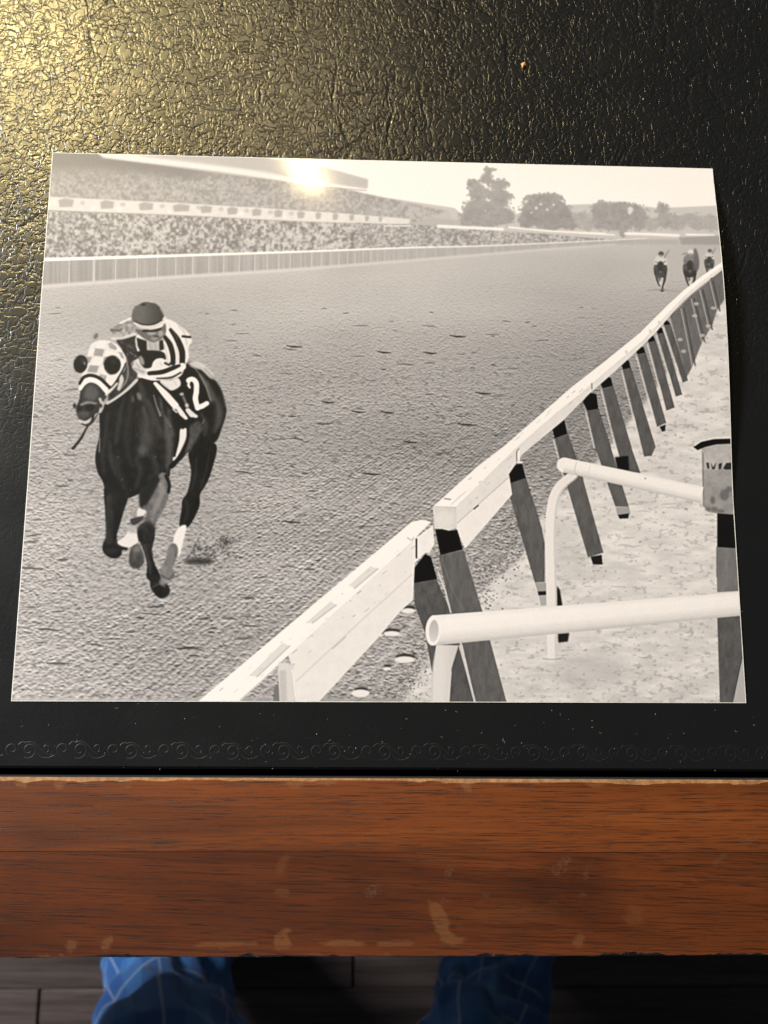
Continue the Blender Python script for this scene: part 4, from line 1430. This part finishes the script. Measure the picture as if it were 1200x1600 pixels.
# folded foreleg
poly(ZB([(318, 400), (440, 440), (452, 475), (426, 555), (402, 640), (384, 705), (398, 748), (446, 768), (442, 786), (416, 787), (412, 812), (382, 834), (338, 827), (304, 796), (302, 752), (320, 700), (316, 560)]), coat(34), smooth=True, soft=0.45)
stroke(ZB([(345, 470), (348, 600), (340, 740)]), [9, 8, 8], 62, 0.55, 2.4)
ell(*ZB([(355, 790)])[0], 9, 6, 58, 0.6, 2)
for pts, w, v, al in (([(330, 480), (328, 600), (322, 720)], [3, 3, 3], 84, .5), ([(400, 520), (380, 640), (372, 720)], [4, 4, 4], 20, .6), ([(320, 770), (350, 760), (390, 770)], [3, 3, 2], 22, .7)):
    stroke(ZB(pts), w, v, al, 1.4)
for pts, w, v, al in (([(850, 250), (845, 340), (820, 430)], [4, 5, 4], 58, .6), ([(925, 230), (905, 330), (875, 420)], [3, 3, 3], 66, .5), ([(790, 500), (800, 560), (780, 620)], [4, 5, 3], 60, .55), ([(850, 480), (845, 540)], [4, 4], 16, .6)):
    stroke(ZB(pts), w, v, al, 1.6)
# socks and hooves seen between the forelegs
poly(ZB([(388, 738), (425, 712), (455, 680), (505, 690), (508, 735), (465, 768), (412, 762)]), 226, smooth=True, soft=0.6)
poly(ZB([(455, 655), (505, 640), (510, 690), (460, 690)]), 176, 0.8, soft=1)
poly(ZB([(508, 545), (545, 530), (552, 560), (530, 592), (505, 590)]), 218, smooth=True, soft=0.6)
poly(ZB([(464, 606), (520, 588), (542, 590), (532, 612), (482, 642)]), 64, smooth=True, soft=0.6)
poly(ZB([(468, 772), (510, 752), (540, 806), (544, 856), (515, 892), (474, 888), (455, 850)]), coat(74), smooth=True, soft=0.6)
ell(*ZB([(500, 780)])[0], 6, 5, 128, 0.7, 1.4)
# leading foreleg
poly(ZB([(522, 440), (600, 380), (650, 330), (692, 360), (692, 440), (672, 520), (620, 612), (600, 650), (548, 640), (560, 560), (520, 535)]), coat(104), smooth=True, soft=0.5)
poly(ZB([(515, 440), (620, 340), (640, 372), (600, 450), (560, 520), (520, 535)]), 34, 0.92, soft=1.6)
stroke(ZB([(672, 350), (692, 400), (688, 445)]), 5, 26, 0.95, 0.8)
stroke(ZB([(640, 400), (655, 440), (620, 520), (590, 600)]), [6, 8, 8, 6], 146, 0.6, 2)
poly(ZB([(508, 655), (556, 620), (602, 640), (608, 700), (590, 790), (600, 850), (632, 920), (645, 955), (690, 1000), (692, 1042), (655, 1070), (618, 1056), (584, 1010), (578, 970), (558, 940), (560, 860), (530, 760), (508, 720)]), coat(40), smooth=True, soft=0.45)
ell(*ZB([(555, 668)])[0], 5, 7, 66, 0.5, 3)
stroke(ZB([(515, 655), (558, 622), (602, 642)]), [7, 9, 7], 76, 0.6, 2.6)
stroke(ZB([(535, 600), (585, 590)]), 6, 88, 0.5, 2.4)
stroke(ZB([(545, 760), (570, 840), (580, 920)]), [3, 3, 3], 82, 0.55, 1.4)
stroke(ZB([(590, 800), (596, 860), (625, 930)]), [3, 3, 3], 16, 0.6, 1.2)
stroke(ZB([(590, 1005), (630, 985), (672, 1002)]), [2, 2.4, 2], 96, 0.6, 1.0)
stroke(ZB([(520, 700), (548, 740), (598, 730)]), [2, 2, 2], 18, 0.6, 1.0)
ell(*ZB([(655, 972)])[0], 6, 5.5, 138, 0.85, 1.4)
ell(*ZB([(665, 1078)])[0], 9, 2, 216, 0.6, 1)

# ---- saddle cloth with its number
poly(ZA([(745, 490), (800, 478), (850, 500), (905, 590), (925, 690), (870, 725), (810, 715), (760, 640)]), 18, smooth=False, soft=0.5)
stroke(ZA([(800, 440), (850, 480), (900, 560), (935, 660)]), 2.2, 140, 0.7, 0.9)
stroke(ZA([(797, 560), (808, 538), (832, 536), (850, 560), (850, 610), (845, 650), (858, 704)]), [7.5, 8, 8, 8.5, 8.5, 8.5, 8], 240, 1, 0.5)
stroke(ZA([(858, 700), (885, 692), (912, 676)]), [8.5, 8.5, 7.5], 240, 1, 0.5, smooth=False)
stroke(ZA([(800, 560), (812, 584)]), [5, 3], 236, 1, 0.5)
# rider: breeches, boot, leathers
poly(ZA([(560, 520), (640, 540), (760, 500), (800, 560), (770, 640), (800, 720), (850, 770), (770, 830), (740, 760), (690, 700), (610, 600)]), 20, soft=0.6)
poly(ZA([(636, 545), (700, 540), (745, 528), (758, 570), (712, 600), (680, 588)]), 218, smooth=True, soft=0.6)
stroke(ZA([(610, 562), (670, 625), (728, 690)]), [7, 11, 11], 234, 1, 0.5)
stroke(ZA([(590, 560), (650, 640), (700, 705)]), 3.4, 18, 1, 0.6)
stroke(ZA([(745, 705), (765, 735), (792, 765)]), [7, 8, 5], 224, 1, 0.6)
stroke(ZA([(800, 715), (825, 742), (850, 752)]), [7, 9, 5], 214, 1, 0.6)
stroke(ZA([(775, 640), (800, 700)]), 4.5, 120, 0.8, 0.9)
ell(*ZA([(765, 622)])[0], 3.5, 2.5, 190, 0.9, 0.8)
stroke(ZA([(715, 710), (735, 728)]), 3, 210, 0.9, 0.6)
ell(*ZA([(795, 688)])[0], 3, 3, 205, 0.9, 0.8)
stroke(ZA([(770, 790), (830, 768)]), 6, 16, 1, 0.8)

# ---- rider's far arm, neck and mane
poly(ZA([(348, 250), (372, 222), (420, 205), (470, 172), (500, 250), (440, 285), (380, 278)]), lambda U, V: 150 + 70 * (vnoise(U / 4.5, V / 4) - .5), smooth=True, soft=0.7)
stroke(ZA([(350, 245), (400, 250), (412, 240)]), 4, 70, 0.7, 0.9)
stroke(ZA([(405, 205), (470, 176)]), 3, 232, 0.9, 0.6)
poly(ZA([(380, 300), (450, 285), (510, 290), (515, 400), (500, 480), (470, 560), (440, 480), (430, 390)]), coat(48), smooth=True, soft=0.7)
stroke(ZA([(360, 296), (420, 292), (490, 270)]), 5, 206, 0.9, 0.8)
for k in range(26):
    x, y = 400 + rs.random() * 100, 300 + rs.random() * 100
    stroke(ZA([(x, y), (x + 14, y + 12)]), 1.6, rs.choice([90, 110, 30]), 0.6, 0.5)

# ---- rider's striped jacket
poly(ZA([(655, 185), (715, 195), (790, 250), (818, 290), (822, 318), (804, 345), (806, 405), (782, 462), (762, 512), (700, 538), (620, 540), (560, 522), (500, 500), (474, 462), (480, 430), (512, 405), (495, 330), (500, 280), (560, 250)]), 226, smooth=True, soft=0.5)
poly(ZA([(500, 290), (560, 310), (562, 372), (520, 368), (506, 340)]), 26, soft=0.6)
poly(ZA([(562, 312), (630, 318), (632, 370), (566, 372)]), 172, soft=0.7)
poly(ZA([(632, 312), (655, 300), (662, 360), (634, 368)]), 30, soft=0.6)
poly(ZA([(508, 372), (600, 366), (660, 378), (672, 420), (648, 412), (610, 420), (585, 465), (540, 468), (518, 430)]), 24, smooth=True, soft=0.6)
ell(*ZA([(530, 425)])[0], 3.5, 8, 176, 0.8, 1.2, -20)
poly(ZA([(592, 466), (600, 430), (640, 412), (668, 430), (660, 462), (620, 476)]), 224, smooth=True, soft=0.5)
stroke(ZA([(662, 282), (695, 330), (712, 390), (714, 440)]), [6, 9, 8.5, 8], 26, 1, 0.5)
stroke(ZA([(700, 245), (738, 300), (766, 370), (768, 440)]), [6, 9.5, 10, 9], 24, 1, 0.5)
stroke(ZA([(745, 220), (780, 262), (795, 330)]), [3.5, 4.0, 3], 186, 0.8, 0.9)
stroke(ZA([(770, 283), (814, 288)]), 4.0, 30, 1, 0.5)
stroke(ZA([(668, 440), (690, 450), (700, 440)]), 4, 30, 0.9, 0.6)
stroke(ZA([(665, 330), (680, 400), (684, 440)]), 2, 170, 0.7, 0.8)
stroke(ZA([(520, 508), (600, 520), (690, 505), (768, 460)]), [8, 13, 14, 12], 232, 1, 0.5)
stroke(ZA([(575, 500), (650, 492), (715, 468), (750, 455)]), [7, 8, 7.5, 5], 26, 1, 0.5)
stroke(ZA([(620, 530), (700, 525), (760, 495)]), [3, 4, 3], 40, 0.9, 0.6)
poly(ZA([(472, 440), (500, 425), (525, 450), (560, 488), (545, 512), (505, 500), (480, 480)]), 196, smooth=True, soft=0.7)
stroke(ZA([(490, 470), (540, 495)]), 2, 120, 0.7, 0.7)

for pts, w, v, al in (([(690, 215), (720, 260), (740, 300)], 1.4, 150, .5), ([(730, 330), (742, 400), (736, 440)], 1.6, 160, .5), ([(600, 528), (680, 522)], 1.4, 150, .5), ([(640, 440), (650, 455)], 1.4, 150, .6), ([(530, 480), (560, 500)], 1.4, 140, .5),
                      ([(500, 445), (520, 470)], 1.4, 110, .6), ([(650, 555), (690, 585)], 1.4, 160, .6), ([(720, 545), (735, 570)], 1.4, 150, .6), ([(575, 325), (590, 360)], 1.2, 120, .6), ([(610, 325), (612, 362)], 1.2, 130, .5)):
    stroke(ZA(pts), w, v, al, 0.8)

# ---- rider's face and cap
poly(ZA([(492, 240), (550, 246), (640, 232), (668, 205), (672, 262), (640, 305), (596, 318), (552, 302), (512, 272)]), 98, smooth=True, soft=0.6)
ell(*ZA([(588, 262)])[0], 7, 4.0, 164, 0.85, 1.2)
ell(*ZA([(642, 266)])[0], 4.2, 5, 166, 0.8, 1.2)
ell(*ZA([(605, 296)])[0], 6, 3.4, 140, 0.85, 1.2)
stroke(ZA([(540, 250), (600, 252), (640, 240)]), 4, 30, 0.85, 0.8)
stroke(ZA([(600, 280), (625, 285)]), 2, 36, 0.8, 0.6)
poly(ZA([(472, 160), (490, 110), (540, 80), (590, 82), (635, 110), (660, 160), (650, 200), (600, 218), (540, 222), (490, 205), (474, 185)]), lambda U, V: 78 - 16 * np.clip((U - 236) / 18, -1, 1), smooth=True, soft=0.5)
ell(*ZA([(540, 97)])[0], 4, 2, 38, 0.9, 0.7)
stroke(ZA([(500, 100), (545, 78), (600, 84)]), 2.2, 190, 0.85, 0.7)
stroke(ZA([(640, 120), (660, 155), (668, 175)]), 2.2, 150, 0.7, 0.8)
ell(*ZA([(525, 145)])[0], 9, 12, 96, 0.6, 4)
stroke(ZA([(488, 205), (530, 226), (590, 228), (640, 208), (668, 172)]), [4, 5, 5.5, 5.5, 4], 200, 1, 0.5)
stroke(ZA([(490, 196), (540, 214), (600, 212), (650, 188)]), 2.0, 40, 0.9, 0.7)

# mane and neck wrinkles
for k in range(40):
    x, y = 430 + rs.random() * 60, 380 + rs.random() * 150
    stroke(ZA([(x, y), (x - rs.uniform(4, 16), y + rs.uniform(10, 34))]), 1.3, rs.choice([18, 70, 92, 110]), 0.45, 0.6)
for k in range(9):
    x = 300 + k * 22
    stroke(ZA([(x + 60, 690 + k * 4), (x + 20, 760 + k * 6), (x + 10, 860 + k * 6)]), [1.5, 3, 2], rs.choice([48, 58, 64]), 0.4, 1.6)
# ---- horse's head: hood, blinkers, muzzle, bridle
ell(*ZA([(252, 288)])[0], 6.5, 8, 168, 0.95, 1.0, 30)
ell(*ZA([(262, 282)])[0], 3, 5, 84, 0.8, 1.0, 30)
poly(ZA([(330, 560), (400, 500), (440, 440), (475, 470), (505, 500), (500, 560), (420, 630), (335, 690)]), coat(58), soft=1.0)
poly(ZA([(182, 565), (240, 545), (312, 605), (324, 640), (292, 682), (275, 735), (248, 785), (212, 804), (172, 782), (150, 742), (146, 700), (164, 655)]), coat(58), smooth=True, soft=0.5)
poly(ZA([(205, 575), (250, 570), (280, 620), (262, 660), (205, 660), (190, 620)]), 96, 0.75, soft=3)
stroke(ZA([(175, 684), (210, 672), (262, 676)]), [4, 5, 3], 138, 0.85, 1.0)
ell(*ZA([(228, 700)])[0], 7, 5.5, 26, 0.9, 1.2)
ell(*ZA([(165, 705)])[0], 3.5, 5, 30, 0.9, 1.0)
ell(*ZA([(137, 690)])[0], 2.6, 4, 40, 0.95, 0.7)
ell(*ZA([(192, 738)])[0], 9, 4, 86, 0.7, 1.6)
stroke(ZA([(166, 778), (200, 788), (238, 768), (268, 738)]), [4, 5, 5, 3], 198, 0.95, 0.6)
stroke(ZA([(180, 796), (212, 806), (245, 785)]), 2.4, 40, 0.9, 0.7)
stroke(ZA([(285, 650), (300, 690), (288, 725)]), [4, 5, 4], 196, 0.9, 0.7)
ell(*ZA([(292, 690)])[0], 2.2, 3.4, 40, 0.9, 0.7)
poly(ZA([(232, 335), (262, 314), (300, 306), (345, 312), (392, 338), (424, 382), (442, 425), (430, 480), (396, 515), (372, 560), (332, 612), (262, 552), (212, 548), (170, 582), (164, 556), (184, 500), (200, 440), (212, 396)]), 228, smooth=True, soft=0.5)
for p in ([(258, 354), (314, 358), (300, 402), (246, 396)], [(332, 326), (352, 318), (386, 348), (380, 366), (340, 352)], [(224, 452), (282, 456), (268, 498), (208, 492)],
          [(310, 404), (330, 400), (320, 440), (300, 452)], [(205, 402), (240, 404), (225, 440), (205, 440)], [(392, 372), (415, 378), (432, 420), (410, 408)], [(286, 505), (326, 512), (318, 548), (275, 535)]):
    poly(ZA(p), 142, 0.92, soft=0.5)
ell(*ZA([(172, 445)])[0], 11, 14.2, 22, 1, 0.5, 8)
ell(*ZA([(186, 428)])[0], 5, 5, 60, 0.8, 1.6)
ell(*ZA([(196, 440)])[0], 1.6, 2.4, 150, 0.8, 0.6)
ell(*ZA([(358, 450)])[0], 13.4, 15.0, 18, 1, 0.5)
ell(*ZA([(366, 432)])[0], 6, 5, 58, 0.7, 2.2)
stroke(ZA([(312, 430), (330, 405), (362, 396), (392, 412)]), 1.6, 120, 0.7, 0.7)
stroke(ZA([(318, 480), (345, 506), (380, 500)]), 2.0, 70, 0.7, 0.8)
stroke(ZA([(142, 420), (160, 396), (190, 396)]), 1.5, 110, 0.6, 0.7)
for pts in ([(262, 320), (248, 400), (215, 500), (205, 545)], [(330, 312), (310, 400), (285, 500), (300, 560)], [(225, 352), (330, 360), (420, 392)], [(210, 400), (300, 404), (320, 402)], [(196, 450), (290, 456)], [(190, 496), (310, 506)]):
    stroke(ZA(pts), 1.1, 170, 0.55, 0.6)
for k in range(30):
    x, y = 200 + rs.random() * 200, 320 + rs.random() * 210
    ell(*ZA([(x, y)])[0], rs.uniform(1, 3), rs.uniform(0.8, 2), rs.choice([190, 200, 240]), 0.25, 0.8)
stroke(ZA([(168, 560), (190, 524), (232, 512), (285, 530), (342, 582)]), [5, 5.5, 5.5, 5.5, 5], 20, 1, 0.5)
stroke(ZA([(170, 592), (195, 556), (232, 540), (280, 556), (326, 610)]), [5, 7, 7.5, 7.5, 6], 238, 1, 0.5)
stroke(ZA([(405, 512), (412, 540), (396, 592)]), [6, 7, 5], 200, 0.95, 0.7)
stroke(ZA([(340, 590), (372, 560), (420, 480), (438, 440)]), 3.2, 40, 0.9, 0.6)
stroke(ZA([(322, 625), (350, 600), (385, 560)]), 3.6, 214, 0.9, 0.6)
stroke(ZA([(330, 676), (380, 645), (440, 600), (500, 540)]), [4.5, 4, 4.5, 5], 196, 1, 0.6)
stroke(ZA([(325, 690), (390, 652), (450, 606)]), 1.8, 24, 0.8, 0.6)
stroke(ZA([(440, 420), (450, 480), (442, 540), (400, 600)]), 2.6, 150, 0.7, 0.7)
stroke(ZB([(248, -5), (238, 30), (212, 62), (175, 130), (128, 190)]), [3.5, 4.0, 2.6, 4.2, 4.6], 40, 1, 0.5)
stroke(ZA([(270, 740), (250, 770), (215, 802)]), 2.2, 60, 0.8, 0.6)

# ---- print it: soft focus, grain, then into the emulsion's reflectance
far = np.clip((430 - PV) / 40, 0, 1)
IMG = IMG * (1 - 0.55 * far) + gblur(IMG, 1.9) * 0.55 * far
IMG = IMG + far * 0.16 * (172 - IMG) * (IMG < 225)
hr = np.clip(1 - np.maximum(np.abs(PU - 235) - 120, np.abs(PV - 700) - 235) / 20, 0, 1)
IMG = IMG * (1 - 0.6 * hr) + gblur(IMG, 1.5) * 0.6 * hr
IMG = np.where((IMG > 205) & (hr > 0), IMG - (IMG - 205) * 0.4 * hr, IMG)
IMG = gblur(IMG, 0.7)
IMG = 140 + (IMG - 140) * 1.05
IMG = IMG + 0.55 * (IMG - gblur(IMG, 2.2))
haze = np.clip((470 - PV) / 200, 0, 1)
IMG = IMG * (1 - 0.10 * haze) + 206 * 0.10 * haze
IMG += rs.normal(0, 4.0, IMG.shape) + 2.0 * (vnoise(PU / 1.7, PV / 1.7) - 0.5)
IMG = np.where(IMG < 80, 80 * (np.clip(IMG, 0, 80) / 80) ** 1.45, IMG)
srgb = np.clip(IMG, 5, 246) / 255.0
lin = np.where(srgb <= 0.04045, srgb / 12.92, ((srgb + 0.055) / 1.055) ** 2.4)
lin = 0.0015 + lin * 0.90
px4 = np.ones((NYP, NXP, 4), np.float32)
tn = np.clip(lin / 0.7, 0, 1)          # warm cast put into the colour, creamier in the brighter tones
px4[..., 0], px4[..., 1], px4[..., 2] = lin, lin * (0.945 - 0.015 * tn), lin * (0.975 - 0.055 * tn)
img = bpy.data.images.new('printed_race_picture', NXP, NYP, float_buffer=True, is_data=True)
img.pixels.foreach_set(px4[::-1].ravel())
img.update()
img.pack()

t = NT('glossy_photo_emulsion')
it = t.n('ShaderNodeTexImage', image=img, interpolation='Cubic', extension='EXTEND')
t.put(it.inputs['Vector'], t.n('ShaderNodeUVMap').outputs[0])
wob = t.n('ShaderNodeBump')
wob.inputs['Distance'].default_value = 0.0006
wob.inputs['Strength'].default_value = 0.35
t.put(wob.inputs['Height'], t.noise(t.obj(), 22, 2))
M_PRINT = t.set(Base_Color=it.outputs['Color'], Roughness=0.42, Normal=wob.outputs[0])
t.b.inputs['Specular IOR Level'].default_value = 0.22
t.b.inputs['Coat Weight'].default_value = 0.6
t.b.inputs['Coat Roughness'].default_value = 0.10
t.put(t.b.inputs['Coat Normal'], wob.outputs[0])

photo = empty('photo_print', (0, 0, TOP), 'glossy black and white photo print of a racehorse and jockey, lying on the leather', 'photo')
photo.rotation_euler = (0, 0, R(0.258))
NX, NY = 60, 48
THK = 0.00026


gxp, gyp = np.meshgrid(np.linspace(-PW / 2, PW / 2, NX + 1), np.linspace(-PH / 2, PH / 2, NY + 1), indexing='ij')
Z = lift(gxp, gyp)
V = np.stack([gxp, gyp, Z], 2).reshape(-1, 3)
idx = lambda i, j: i * (NY + 1) + j
F = [(idx(i, j), idx(i + 1, j), idx(i + 1, j + 1), idx(i, j + 1)) for i in range(NX) for j in range(NY)]
face = mesh_obj('printed_face', V, F, M_PRINT, photo, smooth=True)
ul = face.data.uv_layers.new(name='UVMap')
li = np.empty(len(face.data.loops), np.int32)
face.data.loops.foreach_get('vertex_index', li)
uvv = np.stack([(V[:, 0] + PW / 2) / PW, (V[:, 1] + PH / 2) / PH], 1).astype(np.float32)
ul.data.foreach_set('uv', uvv[li].ravel())
# paper body: a sheet just under the emulsion, a hair wider so its white edge shows
e = 1.0022
Vt = V * (e, e, 1) - (0, 0, 0.00002)
Vb = V * (e, e, 1) - (0, 0, THK)
n = len(Vt)
F = [(idx(i, j), idx(i + 1, j), idx(i + 1, j + 1), idx(i, j + 1)) for i in range(NX) for j in range(NY)]
F += [tuple(q + n for q in f[::-1]) for f in F[:NX * NY]]
ring = [idx(i, 0) for i in range(NX)] + [idx(NX, j) for j in range(NY)] + [idx(i, NY) for i in range(NX, 0, -1)] + [idx(0, j) for j in range(NY, 0, -1)]
F += [(ring[k], ring[k] + n, ring[(k + 1) % len(ring)] + n, ring[(k + 1) % len(ring)]) for k in range(len(ring))]
fix_normals(mesh_obj('paper_sheet', np.concatenate([Vt, Vb]), F, M_PAPER, photo))
